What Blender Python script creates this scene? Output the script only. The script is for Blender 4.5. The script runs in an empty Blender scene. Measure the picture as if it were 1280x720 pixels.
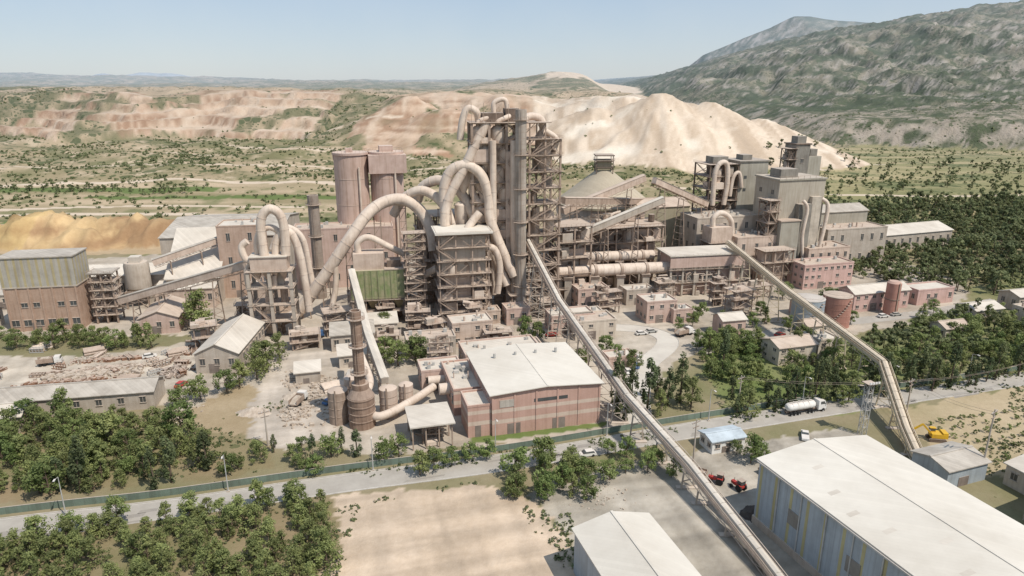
import bpy, math, random
import numpy as np
from mathutils import Vector, Matrix
random.seed(7); rng=np.random.default_rng(11)
R=math.radians; A=15
S=bpy.context.scene
COL=S.collection
# ------------------------------------------------------------------ materials
MATS={}
def nn(nt,t,**k):
    n=nt.nodes.new(t)
    for a,b in k.items(): setattr(n,a,b)
    return n
def mth(nt,op,a,b=None,c=None):
    n=nn(nt,'ShaderNodeMath',operation=op)
    for i,v in enumerate((a,b,c)):
        if v is None: continue
        if isinstance(v,(int,float)): n.inputs[i].default_value=v
        else: nt.links.new(v,n.inputs[i])
    return n.outputs[0]
def mixc(nt,f,a,b,bt='MIX'):
    n=nn(nt,'ShaderNodeMix',data_type='RGBA',blend_type=bt)
    for i,v in ((0,f),(6,a),(7,b)):
        if isinstance(v,(int,float)): n.inputs[i].default_value=v
        elif isinstance(v,(tuple,list)): n.inputs[i].default_value=(*v[:3],1)
        else: nt.links.new(v,n.inputs[i])
    return n.outputs[2]
def ramp(nt,f,p0,p1):
    n=nn(nt,'ShaderNodeMapRange'); n.inputs[1].default_value=p0; n.inputs[2].default_value=p1
    nt.links.new(f,n.inputs[0]); return n.outputs[0]
def noise(nt,vec,sc,det=5,rough=.6):
    n=nn(nt,'ShaderNodeTexNoise'); n.inputs['Scale'].default_value=sc; n.inputs['Detail'].default_value=det; n.inputs['Roughness'].default_value=rough
    nt.links.new(vec,n.inputs['Vector']); return n.outputs[0]
def basemat(name):
    m=bpy.data.materials.new(name); m.use_nodes=True; nt=m.node_tree
    b=nt.nodes['Principled BSDF']; b.inputs['Specular IOR Level'].default_value=.25
    tc=nn(nt,'ShaderNodeTexCoord'); return m,nt,b,tc.outputs['Object']
def mat(name,c,c2=None,sc=.25,rough=.85,streak=.35,panel=0,stripe=None,band=None,metal=0,brick=0,spec=.2,pv=.2,bk=.45):
    """weathered surface: c -> c2 blotches, rain streaks, optional panels / stripes / bands"""
    if name in MATS: return MATS[name]
    m,nt,b,oc=basemat(name)
    c2=c2 or tuple(v*.68 for v in c)
    sep=nn(nt,'ShaderNodeSeparateXYZ'); nt.links.new(oc,sep.inputs[0]); X,Y,Z=sep.outputs
    xy=mth(nt,'ADD',X,Y)
    col=c
    if stripe:
        cs,per,duty=stripe
        f=mth(nt,'FRACT',mth(nt,'MULTIPLY',xy,1/per)); f=mth(nt,'LESS_THAN',f,duty); col=mixc(nt,f,c,cs)
    if band:
        for cb,z0,z1 in band:
            f=mth(nt,'MULTIPLY',mth(nt,'GREATER_THAN',Z,z0),mth(nt,'LESS_THAN',Z,z1)); col=mixc(nt,f,col,cb)
    if brick:
        bt=nn(nt,'ShaderNodeCombineXYZ'); nt.links.new(xy,bt.inputs[0]); nt.links.new(Z,bt.inputs[1])
        br=nn(nt,'ShaderNodeTexBrick'); br.inputs['Scale'].default_value=1/brick; nt.links.new(bt.outputs[0],br.inputs['Vector'])
        br.inputs['Color1'].default_value=(1,1,1,1); br.inputs['Color2'].default_value=(.8,.8,.81,1); br.inputs['Mortar'].default_value=(.93,.9,.86,1)
        col=mixc(nt,bk,col,br.outputs[0],'MULTIPLY')
    f=ramp(nt,noise(nt,oc,sc,6,.65),.38,.68)
    dk=tuple(c2[i]/max(c[i],1e-3) for i in range(3))
    col=mixc(nt,f,col,mixc(nt,1.0,col,dk,'MULTIPLY'))
    if streak:
        mp=nn(nt,'ShaderNodeMapping'); mp.inputs['Scale'].default_value=(1.3,1.3,.07); nt.links.new(oc,mp.inputs[0])
        f=ramp(nt,noise(nt,mp.outputs[0],1.0,4,.6),.46,.74)
        col=mixc(nt,mth(nt,'MULTIPLY',f,streak),col,mixc(nt,1.0,col,(.5,.42,.35),'MULTIPLY'))
        # dust settles on upward facing parts
        gn=nn(nt,'ShaderNodeNewGeometry'); sn=nn(nt,'ShaderNodeSeparateXYZ'); nt.links.new(gn.outputs['Normal'],sn.inputs[0])
        up=ramp(nt,sn.outputs[2],.2,.95); col=mixc(nt,mth(nt,'MULTIPLY',up,.5),col,(.58,.475,.39))
    if panel:
        w=nn(nt,'ShaderNodeTexWhiteNoise',noise_dimensions='1D'); nt.links.new(mth(nt,'FLOOR',mth(nt,'MULTIPLY',xy,1/panel)),w.inputs['W'])
        v=mth(nt,'MULTIPLY_ADD',w.outputs[0],pv,1-pv*.7); cc=nn(nt,'ShaderNodeCombineXYZ')
        for i in range(3): nt.links.new(v,cc.inputs[i])
        col=mixc(nt,1.0,col,cc.outputs[0],'MULTIPLY')
        seam=mth(nt,'LESS_THAN',mth(nt,'FRACT',mth(nt,'MULTIPLY',xy,1/panel)),.07)
        col=mixc(nt,mth(nt,'MULTIPLY',seam,pv*1.4),col,(.1,.09,.08))
    if isinstance(col,tuple): b.inputs['Base Color'].default_value=(*col,1)
    else: nt.links.new(col,b.inputs['Base Color'])
    b.inputs['Roughness'].default_value=rough; b.inputs['Metallic'].default_value=metal; b.inputs['Specular IOR Level'].default_value=spec
    bp=nn(nt,'ShaderNodeBump'); bp.inputs['Strength'].default_value=.25; bp.inputs['Distance'].default_value=.08
    nt.links.new(noise(nt,oc,2.2,4),bp.inputs['Height']); nt.links.new(bp.outputs[0],b.inputs['Normal'])
    MATS[name]=m; return m
DUST=mat('dusty_cladding',(.57,.455,.37),(.43,.325,.255))
DUCT=mat('dusty_duct',(.68,.57,.47),(.53,.42,.335),sc=.2,streak=.4,rough=.6)
STEEL=mat('dusty_steel',(.40,.305,.24),(.27,.20,.152),sc=.4)
DARK=mat('rusty_steel',(.20,.15,.118),(.13,.095,.073),sc=.5)
DECK=mat('deck_plate',(.43,.34,.27),(.31,.235,.185))
CONC=mat('concrete',(.48,.415,.345),(.37,.31,.25))
GREY=mat('grey_cladding',(.40,.37,.305),(.31,.28,.225),sc=.12,panel=1.6,pv=.12)
GREYD=mat('dark_grey_cladding',(.27,.25,.215),(.19,.17,.145),panel=1.6,pv=.12)
PINK=mat('pink_render',(.55,.41,.345),(.45,.32,.26))
SILO=mat('silo_pink_concrete',(.56,.415,.345),(.46,.33,.265),sc=.1,streak=.6)
BRICK=mat('brick_wall',(.46,.325,.245),(.38,.255,.185),brick=1.2)
ROOFL=mat('pale_roof',(.61,.545,.465),(.49,.43,.36),sc=.1,streak=0,panel=1.2,pv=.1)
ROOFW=mat('white_roof',(.665,.61,.53),(.55,.495,.42),sc=.05,streak=0,panel=1.1,pv=.05)
ROOFG=mat('fibre_roof',(.47,.42,.36),(.35,.305,.255),sc=.2,streak=0,panel=1.1,pv=.16)
ROOFP=mat('dusty_red_roof',(.52,.42,.34),(.42,.325,.255),sc=.2,streak=0,panel=1.1,pv=.1)
GLASS=mat('window_glass',(.09,.095,.095),(.06,.06,.055),rough=.25,streak=0,spec=.5)
DOOR=mat('door_metal',(.25,.205,.175))
FRAME=mat('window_frame',(.53,.455,.385))
GREEN=mat('green_filter_panel',(.20,.24,.105),(.34,.30,.19),sc=.5,streak=.5)
STRIPE=mat('striped_sheet',(.37,.41,.435),(.31,.34,.355),stripe=((.46,.41,.22),4.2,.17),panel=1.05,rough=.5,streak=.35,pv=.14)
STRIPE2=mat('striped_sheet_dusty',(.42,.385,.325),(.33,.30,.25),stripe=((.44,.37,.22),2.4,.35),panel=1.2,pv=.1)
BANDED=mat('banded_brick',(.52,.335,.27),(.45,.285,.225),band=[((.61,.49,.40),3.2,4.3),((.61,.49,.40),6.2,7.2)],brick=.8,streak=.3,sc=.15,bk=.3)
WALLC=mat('cream_wall',(.59,.51,.42),(.48,.41,.33))
REDT=mat('red_painted_steel',(.43,.225,.175),(.35,.175,.135))
BROWN=mat('brown_stack',(.31,.215,.16),(.20,.135,.10),sc=.35,streak=.7)
BLUEW=mat('blue_grey_sheet',(.36,.40,.43),(.29,.32,.34),panel=1.2,rough=.5,pv=.12,streak=.3)
YEL=mat('ochre_conveyor',(.58,.49,.35),(.46,.38,.26))
OLIVE=mat('olive_cone_roof',(.38,.335,.235),(.31,.27,.185),sc=.15,streak=.3,panel=1.8,pv=.1)
ASPH=mat('dusty_asphalt',(.41,.37,.32),(.32,.285,.245),sc=.15,streak=0)
KERB=mat('kerb_concrete',(.50,.455,.40),sc=.6,streak=0)
PAINT=mat('road_paint',(.60,.57,.52),(.42,.38,.33),sc=.9,streak=0)
TEAL=mat('green_fence_sheet',(.17,.22,.175),(.14,.175,.14),panel=2.5)
GALV=mat('galvanised',(.46,.45,.42),streak=.1,rough=.5)
WHITE=mat('white_paint',(.76,.75,.72),(.62,.59,.54),rough=.4,streak=.15)
RUBR=mat('tyre_rubber',(.03,.03,.03),streak=0)
CARRED=mat('red_paint',(.45,.05,.04),(.33,.06,.05),rough=.35,streak=0)
CARYEL=mat('yellow_paint',(.66,.40,.03),(.52,.3,.05),rough=.4,streak=0)
CARBLU=mat('blue_paint',(.08,.16,.32),rough=.35,streak=0)
ROCK=mat('stone_rubble',(.50,.42,.34),(.33,.26,.2),streak=0,sc=.8)
COAL=mat('dark_gravel',(.06,.05,.045),(.10,.085,.07),streak=0,sc=.8)
BARK=mat('bark',(.15,.11,.08),streak=0,sc=2)
PPAINT=mat('pink_paint',(.58,.395,.345),(.48,.325,.275))
# ------------------------------------------------------------------ geometry builder
class Geo:
    def __init__(s,m): s.v=[];s.f=[];s.m=m
    def add(s,vs,fs):
        k=len(s.v); s.v+=[tuple(v) for v in vs]; s.f+=[tuple(i+k for i in f) for f in fs]; return s
    def box(s,x0,x1,y0,y1,z0,z1):
        return s.add([(x0,y0,z0),(x1,y0,z0),(x1,y1,z0),(x0,y1,z0),(x0,y0,z1),(x1,y0,z1),(x1,y1,z1),(x0,y1,z1)],
          [(0,3,2,1),(4,5,6,7),(0,1,5,4),(1,2,6,5),(2,3,7,6),(3,0,4,7)])
    def frus(s,x0,x1,y0,y1,z0,z1,k=.2):
        cx,cy=(x0+x1)/2,(y0+y1)/2; a=[(x,y) for x,y in ((x0,y0),(x1,y0),(x1,y1),(x0,y1))]
        return s.add([(cx+(x-cx)*k,cy+(y-cy)*k,z0) for x,y in a]+[(x,y,z1) for x,y in a],[(0,3,2,1),(4,5,6,7),(0,1,5,4),(1,2,6,5),(2,3,7,6),(3,0,4,7)])
    def lathe(s,cx,cy,prof,n=24):
        vs=[];fs=[]
        for z,r in prof:
            for i in range(n):
                a=2*math.pi*i/n; vs.append((cx+r*math.cos(a),cy+r*math.sin(a),z))
        for k in range(len(prof)-1):
            for i in range(n):
                j=(i+1)%n; fs.append((k*n+i,k*n+j,(k+1)*n+j,(k+1)*n+i))
        fs.append(tuple(range(n-1,-1,-1))); fs.append(tuple((len(prof)-1)*n+i for i in range(n)))
        return s.add(vs,fs)
    def cyl(s,cx,cy,z0,z1,r,n=20,r2=None): return s.lathe(cx,cy,[(z0,r),(z1,r if r2 is None else r2)],n)
    def beam(s,p,q,w=.3,h=None):
        p=Vector(p);q=Vector(q);d=q-p
        if d.length<1e-4: return s
        d.normalize(); u=Vector((0,0,1)) if abs(d.z)<.95 else Vector((0,1,0))
        a=d.cross(u).normalized()*w/2; b=d.cross(a).normalized()*(h or w)/2
        vs=[p-a-b,p+a-b,p+a+b,p-a+b,q-a-b,q+a-b,q+a+b,q-a+b]
        return s.add(vs,[(0,3,2,1),(4,5,6,7),(0,1,5,4),(1,2,6,5),(2,3,7,6),(3,0,4,7)])
    def tube(s,pts,r,n=12,smooth=6,flange=0):
        P=[Vector(p) for p in pts]
        if smooth and len(P)>2:
            Q=[]
            for i in range(len(P)-1):
                p0=P[max(i-1,0)];p1=P[i];p2=P[i+1];p3=P[min(i+2,len(P)-1)]
                for k in range(smooth):
                    t=k/smooth; Q.append(.5*((2*p1)+(p2-p0)*t+(2*p0-5*p1+4*p2-p3)*t*t+(3*p1-p0-3*p2+p3)*t**3))
            Q.append(P[-1]); P=Q
        vs=[];fs=[];up=None;rings=[]
        for i,p in enumerate(P):
            d=(P[min(i+1,len(P)-1)]-P[max(i-1,0)]).normalized()
            if up is None: up=Vector((0,1,0)) if abs(d.y)<.9 else Vector((1,0,0))
            a=d.cross(up).normalized(); up=a.cross(d).normalized()
            rr=r if not isinstance(r,(list,tuple)) else r[0]+(r[1]-r[0])*i/(len(P)-1)
            rings.append((p,a,up.copy(),d,rr))
            for k in range(n):
                t=2*math.pi*k/n; vs.append(p+a*rr*math.cos(t)+up*rr*math.sin(t))
        for i in range(len(P)-1):
            for k in range(n):
                j=(k+1)%n; fs.append((i*n+k,i*n+j,(i+1)*n+j,(i+1)*n+k))
        fs.append(tuple(range(n-1,-1,-1))); fs.append(tuple((len(P)-1)*n+k for k in range(n)))
        s.add(vs,fs)
        if flange:
            acc=0
            for i in range(1,len(rings)-1):
                acc+=(rings[i][0]-rings[i-1][0]).length
                if acc>flange:
                    acc=0;p,a,u,d,rr=rings[i]; vs=[]
                    for off in (-.1,.1):
                        for k in range(n):
                            t=2*math.pi*k/n; vs.append(p+d*off+(a*math.cos(t)+u*math.sin(t))*rr*1.06)
                    fs=[(k,(k+1)%n,n+(k+1)%n,n+k) for k in range(n)]+[tuple(range(n-1,-1,-1)),tuple(range(n,2*n))]
                    s.add(vs,fs)
        return s
class Obj:
    def __init__(s,name,x=0,y=0,rot=0,z=0): s.n=name;s.T=Matrix.Translation((x,y,z))@Matrix.Rotation(R(rot),4,'Z');s.p={}
    def g(s,pn,m):
        if pn not in s.p: s.p[pn]=Geo(m)
        return s.p[pn]
    def done(s):
        ps=[(k,g) for k,g in s.p.items() if g.v]
        def mk(nm,g):
            me=bpy.data.meshes.new(nm); me.from_pydata(g.v,[],g.f); me.materials.append(g.m)
            if nm in SMOOTH or any(t in nm for t in ('duct','tube','shell','tank')):
                me.polygons.foreach_set('use_smooth',[len(p.vertices)==4 for p in me.polygons])
                try: me.set_sharp_from_angle(angle=R(40))
                except Exception: pass
            o=bpy.data.objects.new(nm,me); COL.objects.link(o); return o
        if len(ps)==1:
            o=mk(s.n,ps[0][1]); o.matrix_world=s.T; return o
        e=bpy.data.objects.new(s.n,None); COL.objects.link(e); e.matrix_world=s.T; e.empty_display_size=1
        for k,g in ps:
            o=mk(k,g); o.parent=e
        return e
SMOOTH=set()
# ------------------------------------------------------------------ reusable structures
def wins(o,w,d,h,z0,z1,step=3,ww=1.6,faces='frlb',frm=True,skip=.12):
    g=o.g('windows',GLASS); fr=o.g('window_frames',FRAME)
    def one(a,face):
        t=.05;T=.09
        if face in 'fb':
            y=0 if face=='f' else d; sg=-1 if face=='f' else 1
            ya,yb=sorted((y-sg*.02,y+sg*t)); g.box(a-ww/2,a+ww/2,ya,yb,z0,z1)
            ya,yb=sorted((y-sg*.02,y+sg*.22)); fr.box(a-ww/2-.15,a+ww/2+.15,ya,yb,z1+.003,z1+.15); fr.box(a-ww/2-.15,a+ww/2+.15,ya,yb,z0-.15,z0-.003)
            ya,yb=sorted((y-sg*.02,y+sg*T)); fr.box(a-.05,a+.05,ya,yb,z0,z1)
        else:
            x=0 if face=='l' else w; sg=-1 if face=='l' else 1
            xa,xb=sorted((x-sg*.02,x+sg*t)); g.box(xa,xb,a-ww/2,a+ww/2,z0,z1)
            xa,xb=sorted((x-sg*.02,x+sg*.22)); fr.box(xa,xb,a-ww/2-.15,a+ww/2+.15,z1+.003,z1+.15); fr.box(xa,xb,a-ww/2-.15,a+ww/2+.15,z0-.15,z0-.003)
            xa,xb=sorted((x-sg*.02,x+sg*T)); fr.box(xa,xb,a-.05,a+.05,z0,z1)
    for f in faces:
        L=w if f in 'fb' else d; n=max(1,int((L-1)/step))
        for i in range(n):
            if random.random()>skip: one((i+.5)*L/n,f)
def building(name,x,y,w,d,h,rot=A,wall=PINK,roof=ROOFL,style='flat',rise=1.5,floors=None,step=3.2,ww=1.4,door=True,clutter=0,z=0,over=.5,faces='frl',extra=None):
    o=Obj(name,x,y,rot); W=o.g('walls',wall); Rf=o.g('roof',roof)
    W.box(0,w,0,d,z-.3,h)
    if style=='flat':
        Rf.box(.3,w-.3,.3,d-.3,h+.003,h+.12)
        P=o.g('parapet',wall if wall is not ROOFL else CONC)
        for b in ((-.1,w+.1,-.1,.3),(-.1,w+.1,d-.3,d+.1),(-.1,.3,.303,d-.303),(w-.3,w+.1,.303,d-.303)): P.box(b[0],b[1],b[2],b[3],h+.002,h+.6)
    elif style=='slab': Rf.box(-over,w+over,-over,d+over,h+.003,h+.4)
    elif style=='mono':
        Rf.add([(-over,-over,h),(w+over,-over,h),(w+over,d+over,h+rise),(-over,d+over,h+rise),(-over,-over,h+.3),(w+over,-over,h+.3),(w+over,d+over,h+rise+.3),(-over,d+over,h+rise+.3)],[(0,3,2,1),(4,5,6,7),(0,1,5,4),(1,2,6,5),(2,3,7,6),(3,0,4,7)])
        W.add([(0,0,h-.05),(w,0,h-.05),(w,d,h+rise-.03),(0,d,h+rise-.03),(0,d,h-.05),(w,d,h-.05)],[(0,3,4),(1,5,2),(4,3,2,5),(0,1,2,3)])
    else:
        al=style=='gy'  # ridge along depth
        a,b=(w,d) if al else (d,w); k=rise/(a/2)
        def pt(u,v,zz): return (u,v,zz) if al else (v,u,zz)
        W.add([pt(0,0,h-.01),pt(a,0,h-.01),pt(a/2,0,h+rise-.05),pt(0,b,h-.01),pt(a,b,h-.01),pt(a/2,b,h+rise-.05)],[(0,1,2),(3,5,4)])
        for sg in (0,1):
            u0=-over if sg==0 else a+over; vs=[]
            for t in (0,.22):
                vs+=[pt(u0,-over,h-k*over+t),pt(a/2,-over,h+rise+t),pt(a/2,b+over,h+rise+t),pt(u0,b+over,h-k*over+t)]
            Rf.add(vs,[(0,3,2,1),(4,5,6,7),(0,1,5,4),(2,3,7,6),(3,0,4,7)])
        rc=o.g('ridge_cap',roof)
        rc.beam(pt(a/2,-over,h+rise+.25),pt(a/2,b+over,h+rise+.25),.5,.16)
    if floors:
        for i in range(floors):
            fh=h/floors; wins(o,w,d,h,fh*i+fh*.42,fh*i+fh*.74,step,ww,faces)
    if door:
        dw=min(3,w*.25); o.g('door',DOOR).box(w*.3,w*.3+dw,-.08,.05,0,min(3.2,h*.5))
    if clutter:
        c=o.g('roof_units',GALV); c2=o.g('roof_stacks',DUST)
        for i in range(clutter):
            a,b=random.uniform(1,w-2.5),random.uniform(1,d-2.5); s1=random.uniform(.6,1.6); c.box(a,a+s1,b,b+s1*.8,h+.13,h+.13+random.uniform(.6,1.5))
            a,b=random.uniform(1,w-2),random.uniform(1,d-2); c2.cyl(a,b,h+.13,h+random.uniform(.8,2.4),random.uniform(.15,.4),8)
    if extra: extra(o)
    return o.done()
def frame(o,x0,x1,y0,y1,z0,z1,nx=2,ny=1,lev=6,m=STEEL,cw=.5,brace=.5,deck=True,rail=True,pn='columns',bw=.2):
    g=o.g(pn,m); bb=o.g('bracing',m); dk=o.g('decks',DECK); rl=o.g('handrails',m)
    nl=max(1,round((z1-z0)/lev)); zs=[z0+(z1-z0)*i/nl for i in range(nl+1)]
    xs=[x0+(x1-x0)*i/nx for i in range(nx+1)]; ys=[y0+(y1-y0)*i/ny for i in range(ny+1)]
    for x in xs:
        for y in ys: g.box(x-cw/2,x+cw/2,y-cw/2,y+cw/2,z0,z1)
    for k,z in enumerate(zs[1:]):
        for y in ys: bb.box(x0,x1,y-bw*.75,y+bw*.75,z-bw*1.25,z+bw*.75)
        for x in xs: bb.box(x-bw*.7,x+bw*.7,y0,y1,z-bw*1.2,z+bw*.7)
        if deck and random.random()<.95: dk.box(x0-.9,x1+.9,y0-.9,y1+.9,z+.16,z+.24)
        if rail:
            for zz in (.75,1.25):
                for a,b in (((x0-.85,y0-.85),(x1+.85,y0-.85)),((x1+.85,y0-.85),(x1+.85,y1+.85)),((x0-.85,y0-.85),(x0-.85,y1+.85))):
                    rl.beam((*a,z+zz),(*b,z+zz),.07)
            for i in range(int((x1-x0+1.7)/2)+1):
                xx=x0-.85+i*2; rl.box(xx-.04,xx+.04,y0-.88,y0-.82,z+.2,z+1.25)
    for k in range(nl):
        a,b=zs[k],zs[k+1]
        for i in range(nx):
            for y in (ys[0],ys[-1]):
                if random.random()<brace:
                    if random.random()<.5: bb.beam((xs[i],y,a),(xs[i+1],y,b),bw)
                    else: bb.beam((xs[i+1],y,a),(xs[i],y,b),bw)
                    if random.random()<.4: bb.beam((xs[i],y,b),(xs[i+1],y,a),bw)
        for i in range(ny):
            for x in (xs[0],xs[-1]):
                if random.random()<brace: bb.beam((x,ys[i],a),(x,ys[i+1],b),bw); bb.beam((x,ys[i],b),(x,ys[i+1],a),bw)
    return zs
def clutterbox(o,x0,x1,y0,y1,zs,dens=3,m=None,big=1.0):
    mm=[('machinery_dust',DUST),('machinery_duct',DUCT),('machinery_dark',DARK),('machinery_steel',STEEL),('machinery_concrete',CONC)]
    for i in range(len(zs)-1):
        for k in range(dens):
            nm,m_=random.choice(mm); g=o.g(nm,m_); H=(zs[i+1]-zs[i])
            a,b=random.uniform(x0,x1),random.uniform(y0,y1); s=random.uniform(.8,2.4)*big
            if random.random()<.5: g.box(a-s*.7,a+s*.7,b-s*.6,b+s*.6,zs[i]+.26,zs[i]+H*random.uniform(.3,.85))
            elif random.random()<.5: g.cyl(a,b,zs[i]+.26,zs[i]+H*random.uniform(.4,.9),s*.55,10)
            else: g.tube([(a,b,zs[i]+.3),(a,b,zs[i]+H*.6),(a+random.uniform(-4,4)*big,b,zs[i]+H*.8)],s*.3,8,3)
        for k in range(dens):
            g=o.g('pipework',random.choice([STEEL,DUCT])); z=zs[i]+(zs[i+1]-zs[i])*random.uniform(.3,.95); b=random.uniform(y0,y1); a=random.uniform(x0,(x0+x1)/2)
            g.beam((a,b,z),(min(x1,a+random.uniform(2,7)),b,z+random.uniform(-.4,.4)),.22)
def stairs(o,x0,x1,y,zs,m=STEEL):
    g=o.g('stair_flights',m)
    for i in range(len(zs)-1):
        a,b=(x0,x1) if i%2==0 else (x1,x0)
        for off in (0,.8):
            g.beam((a,y+off,zs[i]+.2),(b,y+off,zs[i+1]),.12,.3); g.beam((a,y+off,zs[i]+1.2),(b,y+off,zs[i+1]+1),.07)
        n=10
        for k in range(n):
            t=(k+.5)/n; xx=a+(b-a)*t; zz=zs[i]+(zs[i+1]-zs[i])*t; g.box(xx-.14,xx+.14,y,y+.8,zz+.05,zz+.1)
# ------------------------------------------------------------------ numeric noise and terrain
def _h(ix,iy,s):
    n=(ix.astype(np.int64)*374761393+iy.astype(np.int64)*668265263+s*1274126177)&0x7fffffff
    n=(n^(n>>13))*1274126177&0x7fffffff
    return ((n^(n>>16))&0xffff)/65535.
def vn(x,y,s=0):
    ix,iy=np.floor(x),np.floor(y); fx,fy=x-ix,y-iy; fx=fx*fx*(3-2*fx); fy=fy*fy*(3-2*fy)
    a=_h(ix,iy,s);b=_h(ix+1,iy,s);c=_h(ix,iy+1,s);d=_h(ix+1,iy+1,s)
    return (a*(1-fx)+b*fx)*(1-fy)+(c*(1-fx)+d*fx)*fy
def fbm(x,y,o=4,s=0):
    t=0;a=.5
    for i in range(o): t=t+a*vn(x,y,s+i*7);a*=.5;x=x*2.03+17;y=y*2.03+9
    return t/(1-.5**o)
def rid(x,y,o=5,s=0):
    t=0;a=.5
    for i in range(o): t=t+a*(1-abs(2*vn(x,y,s+i*5)-1));a*=.5;x=x*2.1+3;y=y*2.1+7
    return t/(1-.5**o)
def ss(t): t=np.clip(t,0,1); return t*t*(3-2*t)
RX=[300,450,664,850,1069,1415,1704,1849,2500,4000,9000];RH=[0,40,124,188,248,304,350,358,400,420,420]
FX=[700,1115,1274,1539,1700,1858,1964,2150,2336,2600,3500,6000];FH=[60,150,285,390,450,520,525,500,490,480,440,380]
def parts(X,Y):
    X=np.asarray(X,float);Y=np.asarray(Y,float)
    left=1-ss((X-120)/260)
    b=18*ss((Y-430)/450)*left
    b=b+ss((Y-450)/300)*(fbm(X/60,Y/60,4,3)-.5)*15*(.25+left)
    ye=np.interp(X,[-2500,-1000,-700,-300,-235,-139,-43,40,150,300,380],[1000,900,900,930,820,830,850,830,790,790,860])+(fbm(X/110,Y/500,4,21)-.5)*190*np.interp(X,[0,60],[1,.35])
    ww=np.interp(X,[-300,-200,-150,0],[210,300,150,110])
    t=np.clip((Y-ye)/ww,0,1); tj=np.clip(t+(fbm(X/35,Y/60,3,23)-.5)*.25*np.sin(t*math.pi),0,1); nb=5; tt=tj*nb; ter=(np.floor(tt)+ss((tt-np.floor(tt))*3.2))/nb; t2=np.where(X<-250,.12*tj+.88*ter,ss(t)*.35+t*.65)
    mk=1-ss((X-270)/110)
    top=np.interp(X,[-2500,-700,-300,-230,-150,-60,20,60,120,200,280,340],[54,57,55,46,50,54,50,44,50,54,46,34])
    P=top*t2*mk + ss((Y-ye-60)/300)*(fbm(X/120,Y/120,4,31)-.45)*20*mk
    ysw=ss((Y-1500)/1500); P=P*(1-.25*ysw)
    # loose spoil cones in front of the quarry edge
    for cx,cy,h0,rr in ((95,800,46,120),(165,790,60,135),(225,800,56,130),(290,815,44,115),(-90,850,42,120),(-130,900,50,120)):
        th=np.arctan2(Y-cy,X-cx); q=np.sqrt((X-cx)**2+((Y-cy)*1.0)**2)/rr+(fbm(th*9+cx,Y/90,3,27)-.5)*.12; P=np.maximum(P,h0*np.clip(1.05-q,0,1))
    lo=b+P
    lo=lo+90*np.exp(-((X-330)/420)**2-((Y-3000)/700)**2)+70*ss((Y-4500)/2500)*(fbm(X/900,Y/900,3,5))+60*np.exp(-((X+4700)/1500)**2-((Y-6800)/900)**2)
    lo=lo+60*ss((Y-2500)/2500)*rid(X/800,Y/900,4,35)*(X<900)
    lo=lo+210*np.exp(-((X+6900)/1100)**2-((Y-13200)/700)**2)*(.6+.6*fbm(X/400,Y/900,3,77))
    yb=np.interp(X,[300,420,690,1200,3000],[1500,1040,920,880,900])+(fbm(X/90,Y/90,3,41)-.5)*120
    D=np.clip((Y-yb)/(2600-yb),0,2.2)
    pf=np.interp(D,[0,.1,.4,.75,1,1.3,2.2],[0,.16,.42,.8,1,.92,.5])
    M=np.interp(X,RX,RH)*pf
    cl=30*ss((Y-yb)/80)*ss((X-400)/120)*(1-.6*pf)
    am=np.clip(M/60,0,1); wx=X+(fbm(X/200,Y/200,3,57)-.5)*160; gl=rid(wx/210,Y/620,4,53)
    M=M+cl+am*((rid(X/330,Y/330,5,51)-.6)*60+(gl-.6)*100)*np.clip(np.sin(np.clip(D,0,1)*math.pi)+.1,0,1)+am*((rid(X/80,Y/80,4,61)-.6)*24+(rid(X/34,Y/34,2,67)-.6)*13)
    fD=np.clip(np.abs(Y-4800)/1700,0,1)
    F=np.interp(X,FX,FH,left=0)*(1-fD)**1.1; F=F+np.clip(F/100,0,1)*(rid(X/420,Y/520,5,71)-.6)*110*(.2+fD)
    pile=0*X
    for cx,cy,rx,ry,h in ((-262,378,40,22,17),(-305,374,40,20,15),(-216,384,30,20,15),(-236,366,26,12,10),(-345,385,34,22,16),(-190,392,30,16,11)):
        q=np.sqrt(((X-cx)/rx)**2+((Y-cy)/ry)**2)+(fbm(X/8,Y/14,4,81)-.5)*.7; pile=np.maximum(pile,h*np.clip(1.1-q,0,.8)/.8)
    pile=pile*(.62+.55*rid(X/13,Y/40,4,83))
    h=np.maximum(np.maximum(lo,M),F)+pile
    return h,dict(left=left,t=t,mk=mk,M=M,F=F,lo=lo,ye=ye,D=D,pile=pile,yb=yb,cl=cl,gl=gl,P=P,ter=tt-np.floor(tt))
def hz(x,y): return float(parts(np.array([x]),np.array([y]))[0][0])
def inpoly(X,Y,P):
    r=np.zeros(X.shape,bool);n=len(P)
    for i in range(n):
        x1,y1=P[i];x2,y2=P[(i+1)%n]
        if y1==y2: continue
        c=((y1>Y)!=(y2>Y))&(X<(x2-x1)*(Y-y1)/(y2-y1)+x1); r^=c
    return r
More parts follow.
